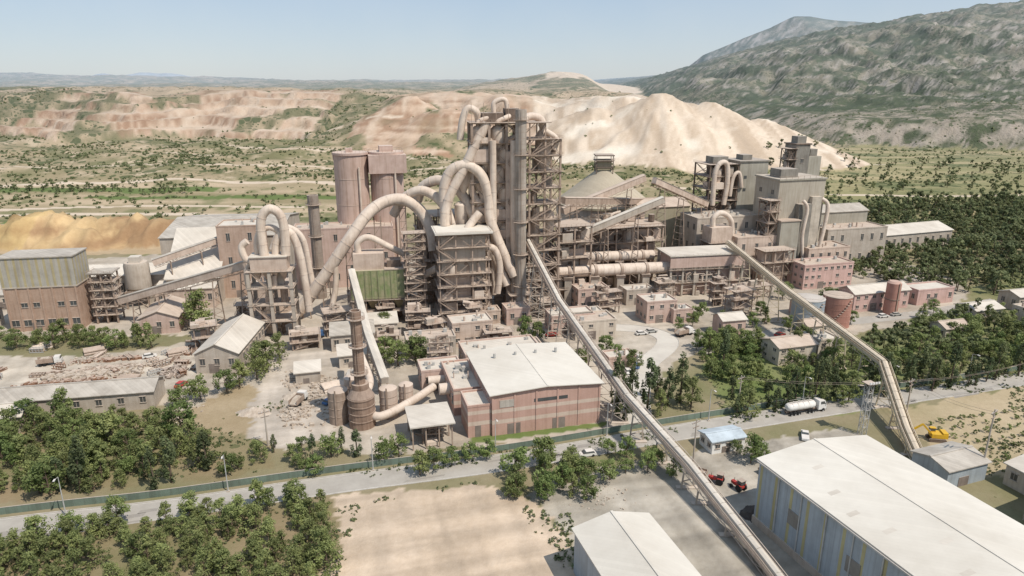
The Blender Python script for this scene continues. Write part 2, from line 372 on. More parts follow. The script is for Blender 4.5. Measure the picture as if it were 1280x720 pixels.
def terrain():
    ys=[-500,-200,-60,0,30,55]; y=66.
    while y<15000: ys.append(y); y*=1.0064 if y<2800 else 1.011
    ys=np.array(ys,float); a=np.linspace(-1.15,1.15,521)
    xs=a[None,:]*(np.maximum(ys,0)[:,None]+np.where(ys<60,90+0*ys,70)[:,None]+np.where(ys<0,300,0)[:,None])
    Y=np.repeat(ys[:,None],len(a),1); X=xs
    Z,p=parts(X,Y); Z=np.where(Y<425,p['pile'],Z)
    def C(*c): return np.array(c,float)
    n1=fbm(X/14,Y/14,5,101)[...,None];n2=fbm(X/55,Y/40,4,111)[...,None];nx=fbm(X/160,Y/22,4,121)[...,None]
    def mx(a,b,f):
        f=np.clip(f,0,1)
        if np.ndim(f)==2: f=f[...,None]
        return a*(1-f)+b*f
    col=mx(C(.30,.25,.16),C(.20,.195,.095),(n1-.35)*2.4)+0*X[...,None]
    veg=np.full(X.shape,.25)
    jx=X+(fbm(X/7,Y/7,4,131)-.5)*8+(vn(X/1.3,Y/1.3,133)-.5)*1.6; jy=Y+(fbm(X/7,Y/7,4,141)-.5)*8+(vn(X/1.3,Y/1.3,143)-.5)*1.6
    U=(X*.966+Y*.259);Vv=(-X*.259+Y*.966)
    trk=fbm(U/30,Vv/2.2,4,145)[...,None]; trk2=fbm(U/2.5,Vv/26,4,147)[...,None]
    def zone(P,c1,c2,v=0,j=True,tr=0):
        nonlocal col
        m=inpoly(jx if j else X,jy if j else Y,P); cc=mx(C(*c1),C(*c2),(n1-.3)*2.2)
        if tr: cc=cc*(1-tr*np.clip((trk-.45)*3,-.6,1))*(1-tr*np.clip((trk2-.5)*3,-.5,1))
        col=np.where(m[...,None],cc,col); veg[m]=v
    mid=(Y>400)
    far=mx(C(.40,.32,.21),C(.27,.235,.13),(nx-.32)*3); far=mx(far,C(.16,.165,.08),np.clip((n2-.5)*4,0,1))
    col=np.where(mid[...,None],far,col); veg=np.where(mid,.45+.9*(n2[...,0]-.5),veg)
    L=(X<140)
    m=L&(Y>600)&(Y<1000); c=mx(C(.40,.315,.205),C(.20,.185,.095),(n2-.35)*3.6); c=mx(c,C(.50,.40,.28),np.clip((n1-.56)*6,0,1)); col=np.where(m[...,None],c,col); veg=np.where(m,.85,veg)
    m=L&(Y>455)&(Y<600); c=mx(C(.49,.385,.265),C(.31,.255,.155),(nx-.35)*3.4); c=mx(c,C(.22,.21,.11),np.clip((n1-.52)*5,0,1)); col=np.where(m[...,None],c,col); veg=np.where(m,.35,veg)
    pr=(X>190)&(Y>410)&(p['M']<3); c=mx(C(.43,.355,.21),C(.27,.25,.125),(nx-.35)*3.2); c=mx(c,C(.17,.18,.085),np.clip((n2-.52)*5,0,1)); col=np.where(pr[...,None],c,col); veg=np.where(pr,.25+.7*(n2[...,0]>.5),veg)
    top=(p['t']>=.98)&(p['M']<p['lo'])&(p['F']<p['lo']); c=mx(C(.20,.19,.105),C(.42,.33,.225),(n2-.42)*4); col=np.where(top[...,None],c,col); veg=np.where(top,.85,veg)
    # mined faces
    sx=fbm(X/7,Y/90,4,151)[...,None]; sh=fbm(X/110,Z/3,4,161)[...,None]; blot=fbm(X/30,Y/30,4,163)[...,None]
    face=(p['P']>1.5)&(p['t']<1)
    spoil=(X>30)&(X<400)&(p['P']>1.5)&(Y<1000)
    mine=(face&(((X>-700)&(X<-270))|((X>-190)&(X<400)))&(fbm(X/45,Y/45,4,171)<.60))|spoil
    c=mx(C(.68,.535,.42),C(.41,.275,.19),(sh-.32)*3.4); c=mx(c,C(.72,.61,.50),(sx-.48)*3); c=mx(c,C(.31,.24,.155),(blot-.54)*3.4); c=np.where(((p['ter']>.42)&(X<-250))[...,None],mx(c,C(.56,.44,.33),.6),c*C(.86,.81,.76))
    cone=(X>30)&(X<400); cc=mx(C(.70,.58,.46),C(.50,.39,.29),(sx-.34)*3.4); cc=mx(cc,C(.76,.67,.56),np.clip((blot-.55)*5,0,1)); c=np.where(cone[...,None],cc,c)
    rim=(p['t']>=1)&(Y<p['ye']+300+500*(fbm(X/70,Y/90,4,181)-.5))&(((X>-720)&(X<-285))|((X>-175)&(X<345)))
    col=np.where((mine|rim)[...,None],c,col); veg=np.where(mine|rim,.06,veg)
    c=mx(C(.19,.175,.095),C(.42,.33,.22),(n1-.42)*4); m=face&~mine; col=np.where(m[...,None],c,col); veg=np.where(m,.9,veg)
    foot=(Y>p['ye']-160*fbm(X/50,Y/50,3,191))&(~face)&(~mine)&(p['t']<.5)&(X>-120)&(X<400); col=np.where(foot[...,None],mx(C(.48,.38,.26),C(.34,.28,.17),(n1-.3)*2),col)
    q=np.exp(-((X-330)/330)**2-((Y-2850)/420)**2)+.7*(fbm(X/90,Y/120,4,201)-.5); col=np.where((q>.6)[...,None],C(.68,.55,.42)+0*col,col); veg=np.where(q>.6,.1,veg)
    q=(Y>1150)&(Y<2600)&(X<650)&(fbm(X/170,Y/220,4,205)>.56); col=np.where(q[...,None],mx(C(.56,.44,.32),C(.40,.31,.21),n1),col)
    # mountain
    gy,gx=np.gradient(Z); sl=np.abs(gy)/np.maximum(np.gradient(ys)[:,None],.1)+np.abs(gx)/np.maximum(np.gradient(X,axis=1),.1)
    mt=(p['M']>=p['lo'])&(p['M']>2)|(p['F']>=p['lo'])&(p['F']>2)
    g3=p['gl'][...,None]; n3=fbm(X/22,Y/34,4,221)[...,None]; bandr=fbm(X/120,Z/7,3,223)[...,None]; n4=vn(X/6,Y/11,227)[...,None]
    c=mx(C(.075,.09,.04),C(.27,.235,.16),(g3-.52)*1.8+(n2-.5)*2.2+(n3-.5)*3.4+(n4-.5)*.7); rk=np.clip((sl-.30)*2.8,0,1)[...,None]*np.clip((n1-.42)*5,0,1)*np.clip((bandr-.38)*5,0,1); c=mx(c,C(.45,.395,.335),rk)
    bare=(p['D']<.16)*np.clip((n1-.38)*3,0,1)[...,0]; c=mx(c,C(.42,.35,.28),bare)
    col=np.where(mt[...,None],c,col); veg=np.where(mt,1.15-.8*rk[...,0],veg)
    # piles
    m=p['pile']>.3; t=fbm(X/14,Z/3,3,211)[...,None]; c=mx(C(.56,.40,.22),C(.34,.215,.12),(t-.3)*3); c=np.where((X<-262)[...,None],mx(C(.58,.42,.21),C(.42,.28,.14),(t-.3)*2.4),c); c=c*(.72+.6*fbm(X/4,Y/22,4,213)[...,None]); col=np.where(m[...,None],c,col); veg[m]=0
    pb=inpoly(jx,jy,[(-430,350),(-180,350),(-165,430),(-430,440)])&(p['pile']<=.3); col=np.where(pb[...,None],mx(C(.50,.38,.25),C(.40,.30,.19),n1),col); veg[pb]=.05
    # near zones
    zone([(-260,205),(-120,190),(-97,172),(-60,158),(-30,146),(30,158),(42,185),(60,212),(112,226),(180,250),(205,300),(190,350),(60,352),(-180,350),(-260,330)],(.51,.445,.37),(.40,.34,.275),tr=.16)
    zone([(-185,178),(-104,180),(-93,203),(-120,214),(-190,215)],(.60,.53,.445),(.48,.415,.34),tr=.2)
    zone([(-95,150),(-66,150),(-60,178),(-84,186)],(.42,.33,.22),(.32,.245,.15),.1)
    zone([(-66,148),(-44,152),(-48,205),(-62,215),(-78,205)],(.57,.495,.42),(.43,.37,.305),tr=.2)
    zone([(-260,205),(-150,208),(-118,216),(-110,222),(-118,228),(-260,228)],(.21,.2,.11),(.28,.235,.14),.3)
    zone([(56,160),(104,172),(128,190),(120,222),(84,219),(62,208)],(.26,.255,.125),(.16,.20,.07),.3)
    zone([(116,176),(220,200),(260,300),(230,330),(190,270),(125,225)],(.28,.25,.14),(.17,.19,.08),.3)
    zone([(-140,60),(-31,60),(-33,104),(-37,128),(-74,121),(-150,104)],(.30,.235,.145),(.19,.185,.09),.25)
    zone([(-160,128),(-110,127),(-56,139),(-58,150),(-95,165),(-170,163)],(.31,.24,.15),(.19,.185,.09),.25)
    zone([(-38,129),(-7,134),(3,128),(11,121),(13,104),(12,70),(-32,70),(-33,104)],(.65,.52,.40),(.52,.405,.30),0,tr=.18)
    zone([(3,129),(12,120),(14,103),(14,70),(40,70),(62,80),(90,140),(86,160),(45,147),(20,140)],(.47,.42,.355),(.36,.32,.265),0,tr=.24)
    zone([(100,135),(180,150),(230,190),(150,186),(104,168)],(.50,.40,.27),(.37,.305,.185),.2)
    zone([(-10,151),(24,160),(26,163),(-10,155)],(.14,.19,.06),(.17,.2,.07),0,False)
    zone([(64,205),(84,210),(80,217),(62,213)],(.15,.21,.06),(.19,.22,.08),0)
    for y0,sl_,w,a0,a1 in ((590,.02,5,-700,-120),(468,.06,4,-420,-190),(505,.12,3,-420,-150),(660,-.03,2.2,-500,100),(720,.2,2,150,420),(560,-.05,3,120,500),(640,.35,2.2,60,330),(760,.1,2,-400,-200),(850,-.15,2.2,-350,-80),(700,-.5,2,-330,-60),(540,.3,2.5,-700,-300)):
        m=(np.abs(Y-(y0+sl_*X*.6+8*np.sin(X/60)))<w)&(X>a0)&(X<a1); col=np.where(m[...,None],C(.62,.51,.40)+0*col,col); veg[m]=0
    for y0,y1,a0,a1 in ((545,565,-420,-240),(520,532,-330,-110),(432,446,-330,-170)):
        m=(jy>y0)&(jy<y1)&(X>a0)&(X<a1); col=np.where(m[...,None],C(.14,.18,.065)+0*col,col)
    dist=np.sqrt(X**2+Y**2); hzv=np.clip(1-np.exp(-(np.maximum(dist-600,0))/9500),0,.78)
    nr,nc=X.shape; co=np.stack([X,Y,Z],-1).reshape(-1,3).astype(np.float32)
    i=np.arange(nr-1)[:,None]*nc+np.arange(nc-1)[None,:]; f=np.stack([i,i+1,i+nc+1,i+nc],-1).reshape(-1,4).astype(np.int32)
    me=bpy.data.meshes.new('terrain'); me.vertices.add(len(co)); me.vertices.foreach_set('co',co.ravel())
    me.loops.add(f.size); me.loops.foreach_set('vertex_index',f.ravel()); me.polygons.add(len(f)); me.polygons.foreach_set('loop_start',np.arange(0,f.size,4,dtype=np.int32))
    me.update(calc_edges=True); me.polygons.foreach_set('use_smooth',np.ones(len(f),bool))
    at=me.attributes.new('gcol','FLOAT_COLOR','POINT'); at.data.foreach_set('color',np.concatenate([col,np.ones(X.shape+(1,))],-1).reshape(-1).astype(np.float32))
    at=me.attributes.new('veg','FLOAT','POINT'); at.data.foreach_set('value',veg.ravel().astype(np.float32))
    at=me.attributes.new('haze_tint','FLOAT','POINT'); at.data.foreach_set('value',hzv.ravel().astype(np.float32))
    m,nt,b,oc=basemat('terrain_soil_and_scrub')
    A1=nn(nt,'ShaderNodeAttribute',attribute_name='gcol');A2=nn(nt,'ShaderNodeAttribute',attribute_name='veg');A3=nn(nt,'ShaderNodeAttribute',attribute_name='haze_tint')
    c=A1.outputs['Color']
    n=ramp(nt,noise(nt,oc,.5,8,.7),.3,.7); c=mixc(nt,mth(nt,'MULTIPLY',n,.4),c,mixc(nt,1.,c,(.62,.57,.5),'MULTIPLY'))
    n=ramp(nt,noise(nt,oc,.03,8,.75),.35,.7); c=mixc(nt,mth(nt,'MULTIPLY',n,.45),c,mixc(nt,1.,c,(.72,.69,.64),'MULTIPLY'))
    dots=None
    for sc,k in ((.22,.5),(.1,.52),(.05,.5)):
        v=nn(nt,'ShaderNodeTexVoronoi'); v.inputs['Scale'].default_value=sc; nt.links.new(oc,v.inputs['Vector'])
        th=mth(nt,'MULTIPLY',mth(nt,'MULTIPLY',A2.outputs['Fac'],k),mth(nt,'MULTIPLY_ADD',noise(nt,oc,.02,4),1.9,-.4))
        d=mth(nt,'LESS_THAN',mth(nt,'ADD',v.outputs['Distance'],mth(nt,'MULTIPLY',noise(nt,oc,sc*4,3),.25)),mth(nt,'ADD',th,.11)); dots=d if dots is None else mth(nt,'MAXIMUM',dots,d)
    dots=mth(nt,'MULTIPLY',dots,ramp(nt,A2.outputs['Fac'],.05,.3))
    c=mixc(nt,mth(nt,'MULTIPLY',dots,.85),c,mixc(nt,noise(nt,oc,.2,3),(.045,.06,.022),(.105,.12,.05)))
    c=mixc(nt,A3.outputs['Fac'],c,(.36,.42,.50))  # bluish distance haze painted into the terrain base colour
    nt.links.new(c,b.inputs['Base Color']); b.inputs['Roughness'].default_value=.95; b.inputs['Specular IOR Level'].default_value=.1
    bp=nn(nt,'ShaderNodeBump'); bp.inputs['Strength'].default_value=.6; bp.inputs['Distance'].default_value=.25; nt.links.new(noise(nt,oc,1.2,6,.7),bp.inputs['Height'])
    bp2=nn(nt,'ShaderNodeBump'); bp2.inputs['Strength'].default_value=.9; bp2.inputs['Distance'].default_value=11; nt.links.new(mth(nt,'MULTIPLY',noise(nt,oc,.035,7,.72),ramp(nt,A3.outputs['Fac'],.015,.07)),bp2.inputs['Height']); nt.links.new(bp.outputs[0],bp2.inputs['Normal']); nt.links.new(bp2.outputs[0],b.inputs['Normal'])
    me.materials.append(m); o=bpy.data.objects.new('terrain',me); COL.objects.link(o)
terrain()
# ------------------------------------------------------------------ vegetation
def leafmat(name,c,c2):
    m,nt,b,oc=basemat(name); a=nn(nt,'ShaderNodeAttribute',attribute_name='lc'); oi=nn(nt,'ShaderNodeObjectInfo')
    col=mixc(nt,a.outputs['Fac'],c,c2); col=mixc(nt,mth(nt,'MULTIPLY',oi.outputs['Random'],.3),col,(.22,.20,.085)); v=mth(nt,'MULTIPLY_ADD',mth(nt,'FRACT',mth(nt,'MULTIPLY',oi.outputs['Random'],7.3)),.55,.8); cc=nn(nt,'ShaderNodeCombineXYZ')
    for i in range(3): nt.links.new(v,cc.inputs[i])
    col=mixc(nt,1.,col,cc.outputs[0],'MULTIPLY'); nt.links.new(col,b.inputs['Base Color']); b.inputs['Roughness'].default_value=.65; b.inputs['Specular IOR Level'].default_value=.25
    tr=nn(nt,'ShaderNodeBsdfTranslucent'); nt.links.new(col,tr.inputs[0]); mx_=nn(nt,'ShaderNodeMixShader'); mx_.inputs[0].default_value=.42
    out=nt.nodes['Material Output']; nt.links.new(b.outputs[0],mx_.inputs[1]); nt.links.new(tr.outputs[0],mx_.inputs[2]); nt.links.new(mx_.outputs[0],out.inputs[0]); return m
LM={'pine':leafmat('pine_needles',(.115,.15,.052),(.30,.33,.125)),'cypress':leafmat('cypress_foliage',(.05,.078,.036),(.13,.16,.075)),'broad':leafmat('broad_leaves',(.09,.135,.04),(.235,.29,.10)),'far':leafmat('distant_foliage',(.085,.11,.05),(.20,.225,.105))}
def treemesh(kind,seed,H,Rr,ncl,nl,ls,lm):
    r=np.random.default_rng(seed); V=[];F=[];MI=[];LC=[]
    def cone(p,q,r0,r1,n=6):
        p=Vector(p);q=Vector(q);d=(q-p).normalized();a=d.cross(Vector((.3,.9,.1))).normalized();b=d.cross(a);k=len(V)
        for c,rr in ((p,r0),(q,r1)):
            for i in range(n):
                t=2*math.pi*i/n; V.append(tuple(c+a*rr*math.cos(t)+b*rr*math.sin(t))); LC.append(0)
        for i in range(n): F.append((k+i,k+(i+1)%n,k+n+(i+1)%n,k+n+i)); MI.append(0)
    lean=r.uniform(-.04,.04,2)*H
    cone((0,0,-.2),(lean[0]*.5,lean[1]*.5,H*.5),.025*H,.015*H); cone((lean[0]*.5,lean[1]*.5,H*.5),(lean[0],lean[1],H*.93),.015*H,.005*H)
    for i in range(ncl):
        if kind=='cypress': t=r.uniform(.05,1); rad=Rr*math.sin(min(1,t*1.9)*math.pi/2)*(1-t)**.55*1.15; z=H*t; cr=Rr*.42
        elif kind=='pine': t=r.uniform(.14,1)**.9; rad=Rr*(1-max(0,t-.25)/.85)**.85*r.uniform(.4,1.12)*min(1,t*4); z=H*t; cr=Rr*r.uniform(.22,.38)
        else: t=r.uniform(.28,1); rad=Rr*math.sqrt(max(0,1-((t-.6)/.42)**2))*r.uniform(.4,1.05); z=H*t; cr=Rr*r.uniform(.24,.4)
        a=r.uniform(0,2*math.pi); c=np.array([lean[0]*t+rad*math.cos(a),lean[1]*t+rad*math.sin(a),min(z,H-cr*.3)])
        if kind!='cypress' and i%2==0: cone((lean[0]*t*.7,lean[1]*t*.7,max(.12*H,z-.2*H)),tuple(c),.01*H,.004*H,4)
        b=r.uniform(.1,.95)
        for k in range(nl):
            d=r.normal(size=3); d/=np.linalg.norm(d); rr=cr*r.uniform(.45,1.08)
            p=c+d*rr*np.array([1,1,.75 if kind!='cypress' else 1.5])
            nrm=d*.9+r.normal(size=3)*.5+np.array([0,0,.5]); nrm/=np.linalg.norm(nrm); u=np.cross(nrm,r.normal(size=3)); u/=np.linalg.norm(u); w=np.cross(nrm,u)
            s1=ls*r.uniform(.55,1.15); s2=s1*r.uniform(.4,.8); kk=len(V)
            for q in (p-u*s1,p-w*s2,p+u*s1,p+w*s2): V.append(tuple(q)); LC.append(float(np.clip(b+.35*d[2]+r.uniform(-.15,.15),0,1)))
            F.append((kk,kk+1,kk+2,kk+3)); MI.append(1)
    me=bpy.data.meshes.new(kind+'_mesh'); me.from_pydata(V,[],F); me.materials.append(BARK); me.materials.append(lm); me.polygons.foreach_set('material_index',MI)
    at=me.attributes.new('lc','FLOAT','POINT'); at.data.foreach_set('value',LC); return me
TM={'pine':[treemesh('pine',i,7.4,2.6+.3*(i%3),32,42,.27,LM['pine']) for i in range(6)],
 'cypress':[treemesh('cypress',20+i,9.,1.25,28,36,.26,LM['cypress']) for i in range(3)],
 'broad':[treemesh('broad',40+i,7.,3.1,30,46,.3,LM['broad']) for i in range(5)],
 'far':[treemesh('broad',60+i,6.5,2.8,14,22,.6,LM['far']) for i in range(3)]+[treemesh('pine',70+i,7.6,2.5,14,20,.52,LM['far']) for i in range(3)],
 'bush':[treemesh('broad',80+i,2.2,1.5,10,26,.25,LM['broad']) for i in range(3)]}
def tree(kind,x,y,s=1,parent=None,name=None):
    me=random.choice(TM[kind]); o=bpy.data.objects.new(name or {'pine':'pine_tree','cypress':'cypress_tree','broad':'broadleaf_tree','bush':'bush','far':'tree'}[kind],me)
    z=0 if y<425 else hz(x,y); f=s*random.uniform(.85,1.18)
    o.location=(x,y,z-.05); o.rotation_euler=(random.uniform(-.05,.05),random.uniform(-.05,.05),random.uniform(0,6.28)); o.scale=(f*random.uniform(.85,1.15),f*random.uniform(.85,1.15),f*random.uniform(.85,1.2))
    COL.objects.link(o)
    if parent: o.parent=parent
    return o
def grove(name,poly,sp,kinds,s=1,keep=.95,dens=0):
    e=bpy.data.objects.new(name,None); COL.objects.link(e)
    xs=[p[0] for p in poly];ys=[p[1] for p in poly]; k=0
    gx=np.arange(min(xs),max(xs),sp)
    for i,x in enumerate(gx):
        for y in np.arange(min(ys)+(i%2)*sp*.5,max(ys),sp):
            px,py=x+random.uniform(-.42,.42)*sp,y+random.uniform(-.42,.42)*sp
            if inpoly(np.array([px]),np.array([py]),poly)[0] and random.random()<keep and (not dens or fbm(np.array([px/18]),np.array([py/18]),2,5)[0]>dens):
                tree(random.choice(kinds),px,py,s*random.uniform(.7,1.3),e,'tree_%d'%k); k+=1
    return e
P3=['pine']*3
grove('pine_grove',[(-140,66),(-32,66),(-33,104),(-38,127),(-74,117),(-150,100)],3.8,P3,.7,.9)
grove('pine_grove',[(-165,128),(-112,126),(-86,131),(-66,143),(-80,152),(-98,162),(-170,160)],4.4,P3+['broad'],.88,.9)
grove('pine_grove',[(-66,137),(-36,142),(-34,148),(-64,147)],4.3,['pine','broad','cypress'],.75,.8)
grove('tree_belt',[(-110,110),(-70,121),(-38,130),(-38,128),(-70,118),(-110,107)],4,['pine','broad'],.7,.9)
grove('tree_belt',[(-240,214),(-120,214),(-116,225),(-240,226)],5.0,['broad','pine'],.8,.8)
grove('tree_belt',[(60,176),(100,186),(112,205),(108,222),(80,219),(64,205)],5.6,['broad','pine','broad'],.78,.6)
grove('pine_grove',[(60,203),(84,208),(86,222),(66,220)],5,['broad','pine'],.85,.8)
grove('pine_grove',[(112,186),(160,196),(215,215),(240,262),(190,250),(150,236),(125,222),(112,206)],4.9,['pine','broad','far','far'],.85,.85)
grove('tree_belt',[(56,163),(104,176),(160,192),(200,203),(200,207),(158,196),(102,180),(56,167)],4.3,['cypress','pine','cypress'],1.0,.85)
grove('woodland',[(170,285),(215,275),(300,320),(330,380),(280,395),(190,345),(150,322)],5.8,['far'],1.05,.88)
grove('woodland',[(175,385),(330,395),(440,430),(470,530),(300,500),(240,480),(170,440)],6.6,['far'],1.1,.88)
grove('scattered_trees',[(180,480),(300,500),(520,560),(640,800),(300,760),(200,640)],17,['far'],.9,.55)
grove('tree_belt',[(250,300),(300,300),(330,330),(290,330)],6.5,['far'],1,.8)
grove('tree_belt',[(40,410),(170,400),(175,425),(50,430)],6.5,['far'],1,.85)
grove('tree_belt',[(-420,545),(-250,540),(-250,560),(-420,566)],7,['far'],.6,.8)
grove('tree_belt',[(-310,430),(-180,420),(-180,432),(-310,446)],7,['far'],.6,.5)
grove('tree_clump',[(-1,126),(8,125),(18,127),(18,138),(10,141),(-2,140)],3.9,['broad','broad','pine'],.78,.92)
def shrubs(name,pts,sz,nl=11):
    n=len(pts); r=rng; P=np.array(pts); Zs=parts(P[:,0],P[:,1])[0]; Zs=np.where(P[:,1]<425,0,Zs)
    s=np.array(sz); d=r.normal(size=(n,nl,3)); d/=np.linalg.norm(d,axis=2,keepdims=True); c=np.concatenate([P,Zs[:,None]],1)
    p=c[:,None,:]+d*s[:,None,None]*np.array([1,1,.7])*r.uniform(.5,1,(n,nl,1)); p[:,:,2]+=s[:,None]*.5
    nr=d+r.normal(size=d.shape)*.5+np.array([0,0,.4]); u=np.cross(nr,r.normal(size=d.shape)); u/=np.linalg.norm(u,axis=2,keepdims=True); w=np.cross(nr,u); w/=np.linalg.norm(w,axis=2,keepdims=True)
    q=s[:,None,None]*.62; V=np.stack([p-u*q,p-w*q*.8,p+u*q,p+w*q*.8],2).reshape(-1,3); F=np.arange(len(V)).reshape(-1,4)
    me=bpy.data.meshes.new(name); me.from_pydata(V.tolist(),[],F.tolist()); me.materials.append(LM['far'])
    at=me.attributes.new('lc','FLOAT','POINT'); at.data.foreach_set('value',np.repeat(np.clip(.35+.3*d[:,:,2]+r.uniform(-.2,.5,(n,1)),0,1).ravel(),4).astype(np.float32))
    o=bpy.data.objects.new(name,me); COL.objects.link(o)
n=90000; yy=rng.uniform(440,1250,n); xx=np.where(rng.random(n)<.7,rng.uniform(-1,.35,n),rng.uniform(.2,1,n))*yy
dn=fbm(xx/45,yy/30,3,9); _,pp=parts(xx,yy); bare=((pp['P']>1.5)&(((xx>-700)&(xx<-270))|((xx>-190)&(xx<400))))
pr=(dn-.3)*1.1*np.where((yy>600)&(yy<980),1,.4)*np.where(xx<200,1,.5)*np.where(bare,.02,1)
k=rng.random(n)<pr; sel=np.stack([xx[k],yy[k]],1)
shrubs('scrub_bushes',sel,rng.uniform(.6,1.9,len(sel)),8)
n=60000; yy=rng.uniform(66,240,n); xx=rng.uniform(-.9,.9,n)*yy; ok=np.zeros(n,bool)
for pl in ([(-140,66),(-32,66),(-38,127),(-150,104)],[(-170,126),(-58,138),(-98,165),(-170,163)],[(56,160),(128,190),(120,222),(62,208)],[(100,135),(180,150),(230,190),(150,186)],[(-95,150),(-66,150),(-62,178)],[(116,176),(220,200),(230,250),(125,225)],[(-38,134),(50,157),(50,161),(-38,139)],[(-40,122),(-32,126),(-30,66),(-36,66)],[(0,128),(12,122),(16,100),(10,100)],[(-30,129),(0,136),(0,133),(-30,126)]): ok|=inpoly(xx,yy,pl)
ok&=(fbm(xx/5,yy/5,3,301)>.47); ix=np.nonzero(ok)[0][:6000]
shrubs('grass_tufts',np.stack([xx[ix],yy[ix]],1),rng.uniform(.15,.55,len(ix)),6)
for k,x,y,s in (('broad',5,222,1.1),('broad',9,221,1.05),('broad',-36,200,1.2),('broad',-31,203,1.25),('broad',-41,203,1.05),('pine',-113,234,1.6),('pine',-110,228,1.3),('pine',-117,238,1.3),('broad',-88,176,1.1),('broad',-82,180,1.1),('broad',-92,172,.9),
 ('pine',-79,198,1.4),('pine',-77,190,1.4),('pine',-80,184,1.3),('pine',-75,205,1.2),('pine',-76,196,1.3),
 ('cypress',28,166,1.5),('cypress',32,168,1.4),('cypress',37,170,1.3),('cypress',43,172,1.3),('cypress',47,174,1.2),('cypress',30,163,1.3),('pine',40,166,.9),('pine',49,170,1),('cypress',41,176,1.0),
 ('broad',56,142,.9),('broad',54,146,.5),('broad',59,143,.7),('broad',31,138,.85),('broad',33,141,.7),('broad',36,136,.65),('broad',22,135,.75),('broad',23,146,.75),('broad',27,143,.8),('broad',26,138,.75),
 ('cypress',-94,130,1.3),('cypress',-76,134,1.35),('cypress',-78,131,1.15),('cypress',-70,139,1.05),('cypress',-99,131,1.05),('cypress',-46,140,.9),('broad',-45,137,.7),('broad',-27,145,.8),('broad',-30,142,.7),
 ('broad',-14,141,.7),('broad',-10,143,.7),('broad',-18,139,.75),('pine',-21,137,.9),('broad',-6,144,.7),
 ('cypress',90,182,1.2),('cypress',94,184,1.1),('cypress',65,195,1.2),('cypress',98,188,1.1),('cypress',87,179,1.0),('cypress',104,183,1.2),('cypress',118,188,1.0),('cypress',124,190,1.1),
 ('pine',66,187,.9),('pine',72,190,.8),('broad',60,190,.8),('broad',62,214,1.0),('broad',68,215,1.1),('broad',74,216,1.0),('broad',80,214,.9),('broad',78,240,.9),('broad',70,243,.9),
 ('broad',132,262,1.0),('broad',125,258,.9),('broad',140,262,.9),('broad',112,270,1),('broad',96,250,.8),('cypress',62,176,.8),('pine',24,206,.8),('broad',31,210,.9),('broad',22,200,.8),('broad',34,203,.7),('broad',38,196,.7),('broad',-10,229,1),('broad',-16,226,.8),('broad',-46,231,.8),('broad',60,232,.7),('broad',66,236,.8),('broad',88,236,.9),('pine',94,240,.8),('broad',100,232,.8),('broad',126,240,.8),('pine',156,246,.9),('broad',164,252,.8)):
    tree(k,x,y,s)
e=bpy.data.objects.new('orchard_saplings',None); COL.objects.link(e)
for i in range(15):
    for j in range(6):
        u,v=i*3.6,j*3.8; x=114+u*.96-v*.26; y=143+u*.26+v*.96
        if random.random()<.85: tree('bush',x+random.uniform(-.4,.4),y+random.uniform(-.4,.4),.55,e,'sapling_%d'%(i*6+j))
# ------------------------------------------------------------------ roads
def ribbon(o,pn,m,pts,w0,w1,z0,z1=None):
    """strip from lateral offset w0 to w1 at height z0; solid if z1 given"""
    g=o.g(pn,m); P=[Vector((x,y,0)) for x,y in pts]; Q=[]
    for i in range(len(P)-1):
        p0=P[max(i-1,0)];p1=P[i];p2=P[i+1];p3=P[min(i+2,len(P)-1)]
        for k in range(8):
            t=k/8; Q.append(.5*((2*p1)+(p2-p0)*t+(2*p0-5*p1+4*p2-p3)*t*t+(3*p1-p0-3*p2+p3)*t**3))
    Q.append(P[-1]); L=[];Rr=[]
    for i,p in enumerate(Q):
        d=(Q[min(i+1,len(Q)-1)]-Q[max(i-1,0)]).normalized(); n=Vector((-d.y,d.x,0)); L.append(p+n*w1); Rr.append(p+n*w0)
    n=len(Q); vs=[(*p.xy,z0) for p in Rr]+[(*p.xy,z0) for p in L]
    if z1 is None: g.add(vs,[(i,i+1,n+i+1,n+i) for i in range(n-1)])
    else:
        vs+=[(*p.xy,z1) for p in Rr]+[(*p.xy,z1) for p in L]
        fs=[]
        for i in range(n-1): fs+=[(2*n+i,2*n+i+1,3*n+i+1,3*n+i),(i,i+1,2*n+i+1,2*n+i),(n+i+1,n+i,3*n+i,3*n+i+1)]
        fs+=[(0,2*n,3*n,n),(n-1,2*n-1,4*n-1,3*n-1)]; g.add(vs,fs)
    return Q
ROAD=[(-190,96),(-104,117),(-74,123.5),(-38,133.5),(0,143),(46,158),(99,174),(154,190),(260,222)]
o=Obj('main_road'); ribbon(o,'surface',ASPH,ROAD,-3.6,3.6,.008)
for s in (-1,1):
    a,b=sorted((3.603*s,3.85*s)); ribbon(o,'kerb_%d'%(s+2),KERB,ROAD,a,b,0,.13)
    a,b=sorted((3.25*s,3.35*s)); ribbon(o,'edge_line_%d'%(s+2),PAINT,ROAD,a,b,.0125)
g=o.g('tar_patches',mat('tar_patch',(.27,.24,.21),(.32,.285,.245),sc=.5,streak=0))
for k in range(26):
    x=random.uniform(-110,140); y=143+x*.292+(0 if x>-40 else .6)+random.uniform(-2.2,2.2); a=random.uniform(1,5); b=random.uniform(.3,.9); c_,s_=math.cos(.284),math.sin(.284)
    g.add([(x+u*c_-v*s_,y+u*s_+v*c_,.0165) for u,v in ((-a,-b),(a*.9,-b*.8),(a,b),(-a*.8,b*.9))],[(0,1,2,3)])
o.done()
o=Obj('boundary_wall'); ribbon(o,'panels',TEAL,ROAD,5.2,5.35,0,1.6); ribbon(o,'coping',mat('wall_coping',(.34,.32,.27)),ROAD,5.17,5.38,1.603,1.67)
o.done()
R2=[(33,160),(36,180),(42,200),(52,216),(54,226),(47,234),(30,236),(10,232)]
